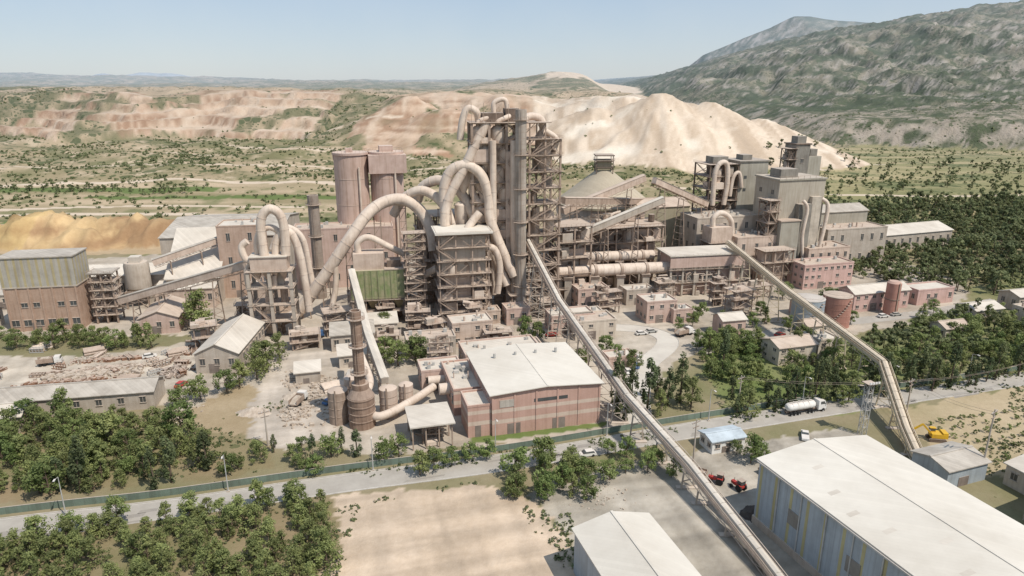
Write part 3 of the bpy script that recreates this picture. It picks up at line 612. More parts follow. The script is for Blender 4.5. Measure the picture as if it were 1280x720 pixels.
o=Obj('plant_road'); ribbon(o,'surface',mat('pale_concrete_road',(.56,.51,.44),(.46,.41,.355),sc=.1,streak=0),R2,-3.6,3.6,.012); ribbon(o,'kerb_1',KERB,R2,3.603,3.8,0,.12); ribbon(o,'kerb_2',KERB,R2,-3.8,-3.603,0,.12); o.done()
R3=[(62,212),(90,228),(120,240),(160,252),(200,268)]
o=Obj('service_road'); ribbon(o,'surface',ASPH,R3,-3,3,.016); ribbon(o,'kerb_1',KERB,R3,3.003,3.2,0,.12); o.done()
# ------------------------------------------------------------------ LEFT PLANT
def ex(o):
    o.g('upper_cladding',STRIPE2).box(-.15,24.15,-.15,12.15,16.5,26.99)
    o.g('belt_course',CONC).box(-.3,24.3,-.3,12.3,16.1,16.497)
    for i in range(7): o.g('pilasters',BRICK).box(.2+i*3.85,.8+i*3.85,-.25,-.01,0,16)
building('brick_warehouse',-180,231,24,12,27,10,BRICK,ROOFG,'slab',floors=None,extra=lambda o:(ex(o),wins(o,24,12,27,2,4.2,3.8,2.4,'fr'),wins(o,24,12,27,9,10.6,3.8,2.,'f',skip=.5)))
o=Obj('conveyor_transfer_tower',-154,240,10); zs=frame(o,0,7,0,6,0,19,2,1,3.2,STEEL); clutterbox(o,1,6,1,5,[0]+zs[1:],3); o.g('roof',ROOFG).box(-1,8,-1,7,19.3,19.6); o.done()
o=Obj('cement_silo',-149,262,10); g=o.g('shell',CONC); g.lathe(0,0,[(5,1),(8,4.6),(17,4.6),(18.2,4.2)],20); frame(o,-4,4,-4,4,0,7,1,1,7,STEEL,deck=False,rail=False); o.g('top_house',ROOFL).box(-2,2,-2,2,18.2,20.5); o.done()
building('storage_shed',-152,288,50,55,22,8,CONC,ROOFG,'gx',rise=4,clutter=0)
o=Obj('sloped_roof_store',-138,262,10); g=o.g('walls',CONC); g.add([(0,0,0),(20,0,0),(20,24,0),(0,24,0),(0,0,11),(20,0,11),(20,24,26),(0,24,26)],[(0,1,5,4),(1,2,6,5),(2,3,7,6),(3,0,4,7)])
o.g('roof',ROOFL).add([(-.6,-.8,10.8),(20.6,-.8,10.8),(20.6,24.5,26.6),(-.6,24.5,26.6),(-.6,-.8,11.2),(20.6,-.8,11.2),(20.6,24.5,27),(-.6,24.5,27)],[(0,3,2,1),(4,5,6,7),(0,1,5,4),(1,2,6,5),(2,3,7,6),(3,0,4,7)]); wins(o,20,24,11,4,7,4,2,'f'); o.done()
building('pink_mill_building',-120,272,17,14,30,10,mat('mill_brick',(.50,.37,.29),(.41,.29,.22),brick=1.2),ROOFL,'flat',floors=3,step=5.5,faces='fr',clutter=3)
building('low_pink_building',-140,256,22,8,8,10,DUST,ROOFL,'mono',rise=1.5,floors=1)
building('pink_workshop',-93,284,42,14,26,12,PINK,ROOFP,'flat',floors=3,step=6,faces='fr',clutter=7)
building('grey_workshop',-172,262,34,18,12,8,CONC,ROOFL,'gx',rise=2.5,floors=1)
building('pump_house',-212,256,30,14,6,6,WALLC,ROOFG,'gx',rise=2,floors=1)
SMOOTH.update(('shell','stack_pipe','cyclones'))
for nm,x,y,hh,box in (('pink_silo',-71.5,306,57,0),('pink_silo',-56.5,310,57,1)):
    o=Obj(nm,x,y,A); o.g('shell',SILO).lathe(0,0,[(0,7.4),(hh-1,7.4)],40); c=o.g('cap',PINK); c.cyl(0,0,hh-.997,hh,7.9,40)
    for k in range(1,5): o.g('bands',DUST).cyl(0,0,hh*k/5,hh*k/5+.25,7.5,40)
    rl=o.g('handrail',STEEL)
    for i in range(24):
        a=2*math.pi*i/24; a2=2*math.pi*(i+1)/24; rl.beam((7.6*math.cos(a),7.6*math.sin(a),hh+1.1),(7.6*math.cos(a2),7.6*math.sin(a2),hh+1.1),.08); rl.beam((7.6*math.cos(a),7.6*math.sin(a),hh),(7.6*math.cos(a),7.6*math.sin(a),hh+1.1),.07)
    if box: c.box(-8.2,8.2,-8,8,hh-9,hh-1.01); c.box(-3,3,-3,3,hh+.003,hh+2.5)
    else: c.box(-7.6,7.6,-2,7.6,hh-3,hh-1.2); c.box(-2,1,-2,1,hh+.003,hh+1.8)
    o.g('discharge_duct',DUCT).tube([(3,-7.6,hh-6),(3,-7.8,hh*.5),(3,-7.8,2)],.45,8,4)
    o.done()
def stack(name,x,y,h,r0,r1,m,rings=5,flue=True):
    o=Obj(name,x,y); o.g('shell',m).lathe(0,0,[(0,r0),(h*.15,(r0*2+r1)/3),(h*.3,r1),(h,r1),(h+.01,r1*.8),(h-1,r1*.78)],24)
    for k in range(rings):
        z=h*(k+1)/(rings+.3); o.g('platforms',STEEL).cyl(0,0,z,z+.15,r1+.9,20)
        for i in range(16):
            a=2*math.pi*i/16;a2=a+2*math.pi/16; q=r1+.85; o.g('rails',STEEL).beam((q*math.cos(a),q*math.sin(a),z+1.1),(q*math.cos(a2),q*math.sin(a2),z+1.1),.07); o.g('rails',STEEL).beam((q*math.cos(a),q*math.sin(a),z),(q*math.cos(a),q*math.sin(a),z+1.1),.06)
    for s in (-.3,.3): o.g('ladder',STEEL).beam((s,-r1-.35,1),(s,-r1-.35,h),.08)
    for k in range(int(h/3)): o.g('weld_seams',STEEL).cyl(0,0,h*.3+k*2,h*.3+k*2+.08,r1+.03,24) if h*.3+k*2<h else None
    return o.done()
stack('chimney_stack',-80,273,43,2.6,2.2,mat('grey_brown_stack',(.34,.28,.23),(.24,.19,.155),sc=.3,streak=.6),3)
stack('kiln_chimney',3.2,249,77,2.4,2.0,mat('chimney_shell',(.41,.355,.30),(.28,.235,.195),sc=.15,streak=.7),6)
stack('brown_chimney',-39,161,31.5,2.9,1.4,BROWN,4)
o=Obj('brown_scrubber',-39,161,0); g=o.g('shell',BROWN); g.lathe(0,0,[(0,3.4),(8.5,3.4),(10.5,2.2),(12,2.2)],24)
for k in (2,4,6,8): g.cyl(0,0,k,k+.3,3.55,24)
o.done()
for x,y,r,h in ((-45.5,163,2.6,9),(-33,166.5,2.4,8),(-43,169,2.2,10),(-29,171,2.,7)):
    o=Obj('dusty_tank',x,y); o.g('shell',STEEL if x<-44 else DUST).lathe(0,0,[(0,r),(h,r),(h+.8,.4)],20); o.g('ladder',STEEL).beam((0,-r-.2,0),(0,-r-.2,h+1),.4,.1)
    for k in range(3): o.g('hoops',STEEL).cyl(0,0,h*(k+1)/4,h*(k+1)/4+.15,r+.08,20)
    o.done()
o=Obj('scrubber_ductwork'); g=o.g('duct',DUCT); g.tube([(-39,164,3),(-34,160,3),(-27,168,3.5),(-22,176,4)],1.1,12,6,4); g.tube([(-46,190,14),(-42,176,14),(-38,168,10),(-38,164,8)],1.0,12,6,4)
g.tube([(-20,172,5),(-12,174,5)],1.6,14,0); g.tube([(-24,180,4),(-14,182,4)],1.3,14,0); o.done()
o=Obj('filter_tower',-90,224,8); zs=frame(o,0,14,0,8,0,24,2,1,5.5,CONC,cw=1.1,brace=.25); clutterbox(o,2,12,2,7,[z for z in zs],3,big=1.3); stairs(o,1,6,-.7,zs)
o.g('filter_casing',DUST).box(1,13,.5,7.5,24.3,29); o.g('filter_roof',ROOFL).box(.6,13.4,.1,7.9,29.003,29.3)
for i in range(4): o.g('hoppers',DUST).frus(1.3+i*2.9,4+i*2.9,1.2,6.8,20.5,24.2,.2)
g=o.g('duct',DUCT)
g.tube([(5.5,3,29),(5.2,3,38),(6.2,3,43),(9,3,45.2),(12,3,43),(13.0,3,37),(12.6,3,29)],1.55,14,6,4)
g.tube([(3,5,29),(3,5,33),(4.5,5,37),(8,5,38.5),(11,5,36),(12,5,29)],1.1,14,6,4)
g.tube([(9,4.5,29),(9.5,4.5,33),(12,4.5,37),(15,4.5,36),(17,4.5,29),(18,4.5,18),(18.5,4.5,8)],1.35,14,6,4)
g.tube([(0,4.5,34),(-2,4.5,32),(-1,4,28),(2,3,27)],1.2,12,5)
g.tube([(1,5,27),(-2,6,22),(-1,6,12)],.8,10,5); o.done()
def gallery(name,pts,w=2.6,h=2.2,m=DUST,roofm=ROOFG,supp=14,open_=False,sm=STEEL,z0=0):
    o=Obj(name); g=o.g('enclosure',m); rf=o.g('cover',roofm); tr=o.g('trusses',sm); su=o.g('trestles',sm); acc=supp*.5
    for a,b in zip(pts[:-1],pts[1:]):
        a=Vector(a);b=Vector(b);d=(b-a);L=d.length;d.normalize(); lat=Vector((-d.y,d.x,0)).normalized(); up=lat.cross(d)*-1
        if up.z<0: up=-up
        def P(t,l,u): return a+d*t+lat*l+up*u
        def pr(gg,t0,t1,sec):
            n=len(sec); vs=[P(t0,l,u) for l,u in sec]+[P(t1,l,u) for l,u in sec]
            gg.add(vs,[(i,(i+1)%n,n+(i+1)%n,n+i) for i in range(n)]+[tuple(range(n-1,-1,-1)),tuple(range(n,2*n))])
        hw=w/2
        if open_:
            pr(g,0,L,[(-hw,0),(hw,0),(hw,.2),(-hw,.2)])
            ns=max(1,int(L/3))
            for q in range(ns): pr(rf,L*q/ns+.06,L*(q+1)/ns-.06,[(-.75,.9),(-.6,1.4),(0,1.6),(.6,1.4),(.75,.9)])
            pr(g,0,L,[(hw-.06,.2),(hw,.2),(hw,.75),(hw-.06,.75)]); pr(g,0,L,[(-hw,.2),(-hw+.06,.2),(-hw+.06,.75),(-hw,.75)])
            for s in (-hw,hw):
                for u in (-1.1,-.05,1.25): tr.beam(P(0,s,u),P(L,s,u),.12)
                n=int(L/2.2)
                for k in range(n):
                    t0,t1=L*k/n,L*(k+1)/n; tr.beam(P(t0,s,-1.1 if k%2 else -.05),P(t1,s,-.05 if k%2 else -1.1),.09); tr.beam(P(t0,s,.2),P(t0,s,1.25),.06)
        else:
            pr(g,0,L,[(-hw,0),(hw,0),(hw,h),(-hw,h)]); pr(rf,0,L,[(-hw-.2,h+.003),(hw+.2,h+.003),(hw+.2,h+.1),(0,h+.45),(-hw-.2,h+.1)])
            for s in (-hw-.05,hw+.05):
                tr.beam(P(0,s,-.1),P(L,s,-.1),.2); tr.beam(P(0,s,-1.2),P(L,s,-1.2),.16); n=max(1,int(L/2.5))
                for k in range(n): t0,t1=L*k/n,L*(k+1)/n; tr.beam(P(t0,s,-1.2 if k%2 else -.1),P(t1,s,-.1 if k%2 else -1.2),.12)
        t=acc if L>acc else L*.5
        while t<L:
            c=P(t,0,-1.2)
            if c.z>1.2:
                for s in (-1,1):
                    f=c+lat*s*hw; q=c+lat*s*(hw+c.z*.1); q.z=z0; su.beam(q,f,.32)
                for k in range(1,int(c.z/3.5)+1):
                    z=c.z*k/(int(c.z/3.5)+1); w1=hw+(c.z-z)*.1; su.beam((c.x-lat.x*w1,c.y-lat.y*w1,z),(c.x+lat.x*w1,c.y+lat.y*w1,z),.2)
                    w2=hw+c.z*.1 if k==1 else w1; su.beam((c.x-lat.x*w1,c.y-lat.y*w1,z),(c.x+lat.x*w2,c.y+lat.y*w2,max(0,z-3)),.14)
                o.g('footings',CONC).box(c.x-2.3-c.z*.05,c.x+2.3+c.z*.05,c.y-.6,c.y+.6,0,.25)
            t+=supp
    return o.done()
gallery('belt_conveyor',[(5,259,29),(16,221,14.5),(29,157,9.5),(39,131,5.0),(46.3,104,1.6),(49,88,1.3)],2.5,open_=True,roofm=ROOFL,m=DUST,sm=CONC,supp=11)
gallery('belt_conveyor',[(93,287,20),(98.5,230,14.2),(104,177,10.2),(97.5,152,3.2),(94,139,1.6)],2.6,open_=True,roofm=YEL,m=YEL,sm=YEL,supp=13)
gallery('enclosed_conveyor',[(-146,243,7),(-92,232,24)],2.8,2.4,DUST,ROOFG,12)
gallery('enclosed_conveyor',[(-142,262,17),(-118,276,24)],2.4,2.2,DUST,ROOFG,12)
gallery('enclosed_conveyor',[(-58,238,20),(-46,205,8),(-36,178,4)],2.0,1.8,CONC,ROOFL,10)
gallery('enclosed_conveyor',[(22,292,32),(60,310,44)],3,2.6,DUST,ROOFP,14)
gallery('enclosed_conveyor',[(20,275,22),(64,286,38)],2.6,2.4,CONC,ROOFL,14)
gallery('enclosed_conveyor',[(62,300,44),(92,322,30)],2.6,2.4,DUST,ROOFG,14)
gallery('enclosed_conveyor',[(20,270,40),(64,330,30)],2.8,2.4,STEEL,ROOFP,18)
# ------------------------------------------------------------------ ducts
o=Obj('process_ductwork'); g=o.g('duct',DUCT)
g.tube([(-84,243,1),(-80,245,4),(-70,246,17),(-60,248,31),(-54,252,39),(-48,256,43),(-41,258,43.5),(-35,259,39),(-31,258,31),(-30,256,24)],2.2,18,6,5)
g.tube([(-46,262,37),(-41,260,44),(-34,258,47),(-27,257,43),(-22,256,33),(-19,255,22)],1.8,16,6,5)
g.tube([(-37,266,42),(-34,264,48),(-27,261,50.5),(-20,258,47),(-14,255,37),(-7,252,24),(-2,250,12)],1.9,16,6,5)
g.tube([(-9,254,72),(-13,253,65),(-17.5,252,56),(-23,251,46),(-25,250,37),(-23,250,28)],1.8,16,6,4)
g.tube([(-25,252,40),(-25,252,49),(-22,252,55.5),(-16,252,57),(-11,252,53),(-8.5,252,45),(-8,251,37),(-3,250,24),(1,249,16)],1.9,16,6,4)
g.tube([(-7,256,66),(-14,256,60),(-15,256,48),(-12,254,42)],1.4,14,6,4)
g.tube([(-12,250,40),(-17,247,33),(-16,245,24),(-16,244,18)],1.5,14,6,4)
g.tube([(-47,248,3),(-42,248,10),(-34,247,16),(-28,246,20)],1.3,12,6,4)
g.tube([(-66,246,24),(-66,246,14),(-68,244,4)],1.1,12,4)
g.tube([(-90,250,26),(-86,252,34),(-80,254,30),(-78,254,18),(-76,252,6)],1.2,12,6,4)
s=o.g('duct_supports',STEEL)
for x,y,z in ((-78,245,5),(-70,246,15),(-61,248,27),(-51,254,38),(-42,258,41),(-33,258,30),(-27,257,40),(-20,256,25),(-14,255,34),(-24,251,44)):
    for q in (-1.2,1.2): s.beam((x+q*1.4,y+1,0),(x+q,y+1,z),.35)
    for k in range(1,int(z/5)+1): s.beam((x-1.5,y+1,k*5),(x+1.5,y+1,k*5),.22); s.beam((x-1.5,y+1,k*5-5),(x+1.5,y+1,k*5),.15)
o.done()
o=Obj('stair_tower',-38.5,240,A); zs=frame(o,0,6.5,0,4,0,34,1,1,3.1,STEEL,cw=.35,brace=.8); stairs(o,.5,6,-.6,zs); o.done()
o=Obj('green_bag_filter',-58.5,239,10); frame(o,0,19,0,9,0,9,4,1,4.5,STEEL,brace=.4); o.g('casing_green',GREEN).box(-.3,19.3,-.3,9.3,9.6,20.5); o.g('casing_top',DUST).box(1,12,1,9,20.503,26.5)
o.g('top_plate',ROOFP).box(12.003,19.5,-.5,9.5,20.503,20.9)
for i in range(9): o.g('stiffeners',mat('filter_stiffener',(.26,.27,.16))).box(.0+i*2.35,.22+i*2.35,-.5,-.303,9.6,20.5)
for i in range(4): o.g('hoppers',mat('hopper_yellow',(.46,.38,.22),(.34,.28,.17))).frus(.2+i*4.8,4.6+i*4.8,.4,8.6,3.8,9.55,.14)
o.g('duct',DUCT).tube([(3,4,26),(3,4,30),(7,4,32),(14,5,28),(21,6,24)],1.2,12,6)
o.g('machinery',DARK).box(13,18,2,7,20.91,23.5); clutterbox(o,0,18,-3,8,[0,4],8); o.done()
o=Obj('main_bag_filter',-26,237,12); zs=frame(o,0,18,0,12,0,34,3,2,4.8,STEEL,cw=.45,brace=.45); clutterbox(o,2,16,.5,5,zs[:-2],4,big=1.2); o.g('casing',CONC).box(1,17,1.5,11,19.6,33.2); o.g('casing_lower',DUST).box(2.5,16,3,10.5,9.9,18.8); o.g('roof',ROOFW).box(-1.4,19.4,-1.4,13.4,34.4,35.1)
for i in range(3): o.g('hoppers',DUST).frus(1.6+i*5,6.2+i*5,1.8,10.4,14,19.55,.15)
stairs(o,-.5,5.5,-1,zs); o.g('duct',DUCT).tube([(17,5,28),(21,5,27),(23,5,20),(22,5,10)],1.3,12,5,4); o.done()
# ------------------------------------------------------------------ preheater tower
o=Obj('preheater_tower',-14.5,252,8); zs=frame(o,0,19,0,15,0,72,3,2,7.2,STEEL,cw=.9,brace=.75)
clutterbox(o,1,18,.5,10,zs,7,big=1.25)
cy=o.g('cyclones',DUCT)
for k,z in enumerate(zs[3:-1]):
    for j,xx in enumerate((4,11)):
        q=xx+(1.2 if k%2 else -1.2); cy.lathe(q,3.2,[(z-4,.7),(z+1,2.7),(z+5,2.7),(z+6.2,1.6)],20)
        cy.tube([(q,3.2,z+6),(q,3.2,z+7.6),(q+3,3.6,z+9),(q+4.5,5,z+9.5)],.9,12,5)
for xx,r in ((7.5,1.2),(15.5,1.7),(17.2,.8)): cy.tube([(xx,-1.4,8),(xx,-1.4,40),(xx,-1.2,66)],r,14,4,6)
cy.lathe(-3,5,[(46,.6),(50,2.4),(57,2.4),(58,1.5)],20); cy.lathe(-4,5,[(30,.7),(35,2.6),(42,2.6),(43,1.5)],20)
stairs(o,13,18.5,-1.1,zs); h=o.g('top_house',DARK); h.box(4,12,3,12,72.3,75.5); h.box(13,18,5,13,72.3,77)
cy.tube([(3,5,72.5),(2,4,76),(-1,4,77),(-3,4,73),(-4,4,66)],1.3,14,6); cy.tube([(9,7,75),(9,7,79),(13,7,80),(14,7,75)],.9,12,6)
for i in range(5): o.g('lightning_masts',STEEL).beam((i*4.5,1,72),(i*4.5,1,72+random.uniform(4,8)),.15)
o.g('stair_shaft',DUST).box(12.2,14.6,-.8,2.5,0,62); clad=o.g('cladding_panels',DUST)
for k in range(9):
    z=zs[k]; x=random.choice([0,6.4,12.7]); clad.box(x+.4,x+5.9,-.3,-.1,z+.5,z+random.uniform(2.5,6.5))
o.done()
o=Obj('calciner_tower',6.5,255,A); zs=frame(o,0,12,0,11,0,66,2,1,6,STEEL,cw=.7,brace=.95); clutterbox(o,1,11,1,9,zs[:-3],4); clutterbox(o,1,11,1,9,zs[-4:],2); stairs(o,.5,11,-.9,zs)
cy=o.g('cyclones',DUCT); cy.lathe(7,6,[(52,.8),(57,3),(67,3),(69,1.6)],22); cy.tube([(7,6,69),(6,6,73),(1,6,74),(-3,5,70)],1.4,14,6); cy.tube([(10,2,62),(11,2,66),(7,3,69)],1.,12,5); cy.cyl(4,5,8,40,1.6,18); cy.lathe(9,4,[(28,.7),(32,2.2),(38,2.2),(39,1)],18)
o.g('top_roof',DECK).box(-1,8,-1,12,72.,72.3) ; frame(o,0,6,0,11,66,72,1,1,6,STEEL,cw=.4,deck=False,rail=False); o.done()
o=Obj('raw_mill_structure',-36,262,A); zs=frame(o,0,20,0,14,0,36,3,2,6,STEEL,cw=.6,brace=.5); clutterbox(o,1,19,0,10,zs,5,big=1.4); clad=o.g('cladding',DUST); clad.box(2,18,4,13.5,.2,30); o.done()
o=Obj('kiln_inlet_structure',18,262,A); zs=frame(o,0,14,0,14,0,32,2,2,6,STEEL,cw=.6,brace=.5); clutterbox(o,1,13,0,10,zs,5,big=1.3); o.g('cladding',DUST).box(1,13,4,13.5,.2,22); o.done()
o=Obj('cooler_structure',24,284,A); zs=frame(o,0,44,0,16,0,26,6,1,6.2,STEEL,cw=.6,brace=.5); clutterbox(o,1,43,0,12,zs,14,big=1.5); o.g('cladding',DUST).box(10,43,5,15.5,.2,24); o.g('roof',ROOFP).box(8,45,3,17,26.3,26.7); clutterbox(o,10,42,5,14,[26.8,33],9,big=1.5); o.done()
def kiln(name,a,b,r,npier):
    o=Obj(name); g=o.g('shell_tube',DUCT); a=Vector(a);b=Vector(b); g.tube([a,b],r,24,0)
    for k in range(npier):
        t=(k+.5)/npier; c=a.lerp(b,t); d=(b-a).normalized(); o.g('tyres',STEEL).tube([c-d*.6,c+d*.6],r*1.14,24,0); o.g('piers',CONC).box(c.x-1.4,c.x+1.4,c.y-3.2,c.y+3.2,0,c.z-r*1.2)
        o.g('roller_base',DARK).box(c.x-1.9,c.x+1.9,c.y-3.4,c.y+3.4,c.z-r*1.2+.003,c.z-r*.75)
    for k in range(12): t=(k+.3)/12; c=a.lerp(b,t); d=(b-a).normalized(); o.g('weld_bands',DUST).tube([c-d*.08,c+d*.08],r*1.025,24,0)
    return o.done()
kiln('rotary_kiln',(20,279,15.5),(62,293,13.5),2.2,4)
kiln('rotary_kiln',(17,264,13.5),(72,280,11.5),2.4,5)
building('kiln_drive_house',26,256,13,8,8,A,PINK,ROOFP,'flat',floors=2,clutter=3)
building('kiln_service_building',46,262,12,7,6,A,CONC,ROOFL,'flat',floors=1,clutter=2)
o=Obj('kiln_hood_gallery',66,274,10); zs=frame(o,0,32,0,14,0,17,6,1,5.6,CONC,cw=.8,brace=.15); o.g('walls',PINK).box(.6,31.5,1.5,13.5,.2,16.4); o.g('roof',ROOFL).box(-1,33,-1,15,17.3,17.8); o.g('parapet',PINK).box(-.6,32.6,-.6,-.2,12.4,16.8); wins(o,32,14,17,7,9,3,2.2,'fl'); clutterbox(o,1,31,-.5,1,zs,6,big=.7); o.done()
o=Obj('clinker_dome',45,338,0); o.g('wall',CONC).lathe(0,0,[(0,23),(29,23)],48); o.g('cone_roof_shell',OLIVE).lathe(0,0,[(29.01,23.6),(30,23.6),(45,4.2),(45.3,4)],48); frame(o,-4,4,-4,4,44,50,1,1,3,DARK,cw=.4); o.g('head_house',OLIVE).box(-3.4,3.4,-3.2,3.4,45.4,50.5); o.g('head_roof',DARK).box(-4.6,4.6,-4.4,4.6,52.4,52.9)
for s in (-4,4):
    for q in (-4,4): o.g('posts',DARK).beam((s,q,50),(s,q,52.4),.3)
o.done()
building('clinker_annex',60,318,26,16,30,A,OLIVE,ROOFP,'gx',rise=3,door=False)
# ------------------------------------------------------------------ RIGHT CLUSTER
o=Obj('cement_mill_tower',94,326,A); zs=frame(o,0,15,0,14,20,49,2,1,5.8,DARK,cw=.6,brace=.7); clutterbox(o,1,14,0,11,zs,5,big=1.4); frame(o,0,15,0,14,0,20,2,1,6.6,CONC,cw=.8,brace=.2); o.g('walls',CONC).box(.5,14.5,1.5,13.5,.2,20); o.g('block',GREY).box(15.5,31,-.5,14,0,50); o.g('block_roof',GREYD).box(15,31.5,-1,14.5,50.003,50.6)
gw=o.g('windows_upper',GLASS)
for k in range(7):
    for j in range(2):
        if random.random()<.6: gw.box(18+j*7,19.6+j*7,-.56,-.45,6+k*6,7.5+k*6)
g=o.g('duct',DUCT); g.tube([(2,-1,30),(2,-1,45),(4.5,-1,50),(8,-1,49),(9,-1,40),(8,-1,30)],1.2,14,6,4); g.tube([(11,-1,34),(12,-1,43),(15,-1,45),(17,-1,38)],.9,12,6); g.lathe(5,2,[(38,.6),(42,2.2),(47,2.2),(48,1)],16)
h=o.g('top_house',GREYD); h.box(3,11,3,10,49.5,52.5); h.box(19,24,3,9,50.7,53); o.done()
o=Obj('grey_elevator_tower',141,344,A); o.g('walls',GREYD).box(0,8,0,9,0,57); o.g('walls_rear',GREY).box(8.01,16,1,9,0,51); o.g('roof',DARK).box(-.5,8.5,-.5,9.5,57.003,57.6); h=o.g('head_house',GREYD); h.box(1,6,1,6,57.61,61); h.box(10,14,2,7,51.003,54.5); zs=frame(o,-4,0,0,6,28,55,1,1,5,DARK,cw=.4,brace=.8); clutterbox(o,-3.5,-.5,1,5,zs,2); wins(o,8,9,57,40,42,4,1.5,'f'); wins(o,8,9,57,48,50,4,1.5,'f'); o.done()
o=Obj('grey_cement_silo_block',119,304,A); W=o.g('walls',mat('silo_block_concrete',(.45,.40,.325),(.35,.305,.245),sc=.08,streak=.6)); W.box(0,24,0,18,0,44.5); o.g('roof',GREY).box(-.5,24.5,-.5,18.5,44.503,45.2); rl=o.g('handrail',STEEL); rl.beam((-.4,-.4,46.4),(24.4,-.4,46.4),.1); rl.beam((-.4,-.4,46.4),(-.4,18.4,46.4),.1)
for i in range(9): rl.box(-.4+i*3.1,-.3+i*3.1,-.45,-.35,45.2,46.4)
o.g('roof_house',GREYD).box(3,12,4,12,45.2,49); o.g('lower_block',GREY).box(-.6,9,-5,-.01,0,27); o.g('lower_block_roof',ROOFP).box(-1,9.4,-5.4,-.02,27.003,27.5); o.g('side_block',GREYD).box(9.4,16,-3,-.012,0,34)
g=o.g('duct',DUCT); g.tube([(22,-1,36),(25,-2,33),(24,-3,24),(22,-4,14),(22,-6,6)],.9,12,6,5); g.tube([(10,-4,36),(12,-5,32),(11,-5,20),(13,-5,8)],.8,10,5)
wins(o,24,18,44,38,40,8,1.8,'l'); o.g('light_tower',mat('tan_cladding',(.53,.465,.38))).box(16.5,21.5,-2,-.01,0,37); zs=frame(o,-5,-.5,-2,6,0,36,1,1,5,STEEL,cw=.4,brace=.7); clutterbox(o,-4.5,-1,-1,5,zs,2)
stairs(o,-5,-.8,-2.8,zs); o.done()
building('grey_mill_hall',84,305,34,16,27,A,CONC,GREY,'flat',floors=3,step=5,faces='fl',clutter=9)
building('grey_mill_annex',100,296,20,12,20,A,DUST,ROOFP,'flat',floors=2,step=5,faces='fl',clutter=6)
o=Obj('bag_filter_unit',88,295,A); zs=frame(o,0,10,0,8,0,18,2,1,6,STEEL); clutterbox(o,1,9,0,6,zs,4); o.g('casing',DUST).box(0,10,0,8,18.3,25); o.g('duct',DUCT).tube([(2,3,25),(2,3,29),(6,3,31),(11,3,27),(12,3,18)],1.2,12,6); o.done()
o=Obj('packing_frame',110,288,A); zs=frame(o,0,14,0,7,0,16,3,1,5.3,STEEL); clutterbox(o,1,13,0,6,zs,6); o.g('cladding',DUST).box(.5,13.5,3,6.8,.2,15.6); o.done()
building('packing_plant',150,318,34,22,19,A,CONC,ROOFP,'flat',floors=2,step=5,faces='f',clutter=8)
building('packing_plant_upper',152,333,28,14,25,A,GREY,ROOFG,'gx',rise=2.5,door=False)
building('long_warehouse',186,350,60,20,9,A+4,CONC,ROOFL,'gx',rise=3,floors=1,step=5)
building('loading_canopy',134,300,22,12,14,A,DUST,ROOFP,'flat',floors=2,step=4,faces='f',clutter=4)
building('pink_office',126,284,25,11,10.5,A,PPAINT,ROOFP,'flat',floors=3,step=3,clutter=3)
building('pink_laboratory',133,253,26,9,7.5,A,PPAINT,ROOFL,'gx',rise=2,floors=2)
building('pink_canteen',163,262,18,9,6,A,PPAINT,ROOFL,'flat',floors=1)
for nm,x,y,r,h,m in (('grey_storage_tank',108,237,5.6,11,BLUEW),('red_storage_tank',119.5,239,5.0,11.5,REDT)):
    o=Obj(nm,x,y); o.g('shell',m).lathe(0,0,[(0,r),(h,r)],32); o.g('roof_shell',ROOFP if m is REDT else GALV).lathe(0,0,[(h+.003,r+.1),(h+.2,r+.1),(h+1.3,.4)],32)
    for k in range(4): o.g('hoops',m).cyl(0,0,h*(k+1)/5,h*(k+1)/5+.15,r+.06,32)
    for i in range(12): a=math.pi*2*i/12;a2=a+math.pi/6; o.g('rail',STEEL).beam((r*math.cos(a),r*math.sin(a),h+1.2),(r*math.cos(a2),r*math.sin(a2),h+1.2),.07)
    for i in range(14): a=-2.6+i*.12; o.g('spiral_stair',STEEL).box((r+.5)*math.cos(a)-.35,(r+.5)*math.cos(a)+.35,(r+.5)*math.sin(a)-.35,(r+.5)*math.sin(a)+.35,i*h/14,i*h/14+.15)
    o.done()
o=Obj('red_water_tower',147,252,A); o.g('shell',REDT).lathe(0,0,[(0,2.6),(12.5,2.6),(13.2,1.8)],20); o.g('hoops',DARK).cyl(0,0,6,6.3,2.75,20); o.g('ladder',STEEL).beam((0,-2.8,0),(0,-2.8,13),.4,.1); o.done()
# ------------------------------------------------------------------ central low buildings
def exb(o):
    o.g('window_strip',GLASS).box(11,20,-.06,.02,8.1,9.0); o.g('sign_panel',ROOFG).box(2,6,-.1,.02,7.6,9.6)
    g=o.g('loading_doors',DOOR)
    for a in (4,16): g.box(a,a+3.4,-.09,.02,0,3.0)
    for i in range(6): o.g('pilasters',BANDED).box(i*5.7,i*5.7+.45,-.16,-.02,0,11.2)
    for i in range(4): o.g('downpipes',GALV).box(-.16,-.03,4+i*6,4.15+i*6,0,11.2)
    v=o.g('roof_vents',GALV)
    for i in range(4): v.cyl(6+i*6,22,12.0,13.2,.4,12)
building('brick_factory_hall',-5,155,29,29,11.3,A,BANDED,ROOFW,'gy',rise=.9,door=False,extra=exb,over=.7)
building('brick_factory_wing',-11,154,6,9,8.3,A,BANDED,ROOFL,'flat',door=True)
building('brick_factory_rear_wing',-15.5,166,8,20,7.2,A,BANDED,ROOFL,'flat',floors=1,faces='l',clutter=4)
building('factory_annex',-14,192,24,12,6.5,A,PINK,ROOFL,'flat',floors=1,clutter=4)
o=Obj('open_canopy',-24,147.5,A); o.g('roof',ROOFL).box(-.5,10.5,-.5,11.5,6.2,6.55); o.g('rear_wall',GREYD).box(0,10,10.7,11,0,6.195)
for a in (0,3.2,6.4,9.6):
    for q in (.2,5.2,10.2): o.g('posts',STEEL).box(a,a+.3,q,q+.3,0,6.195)
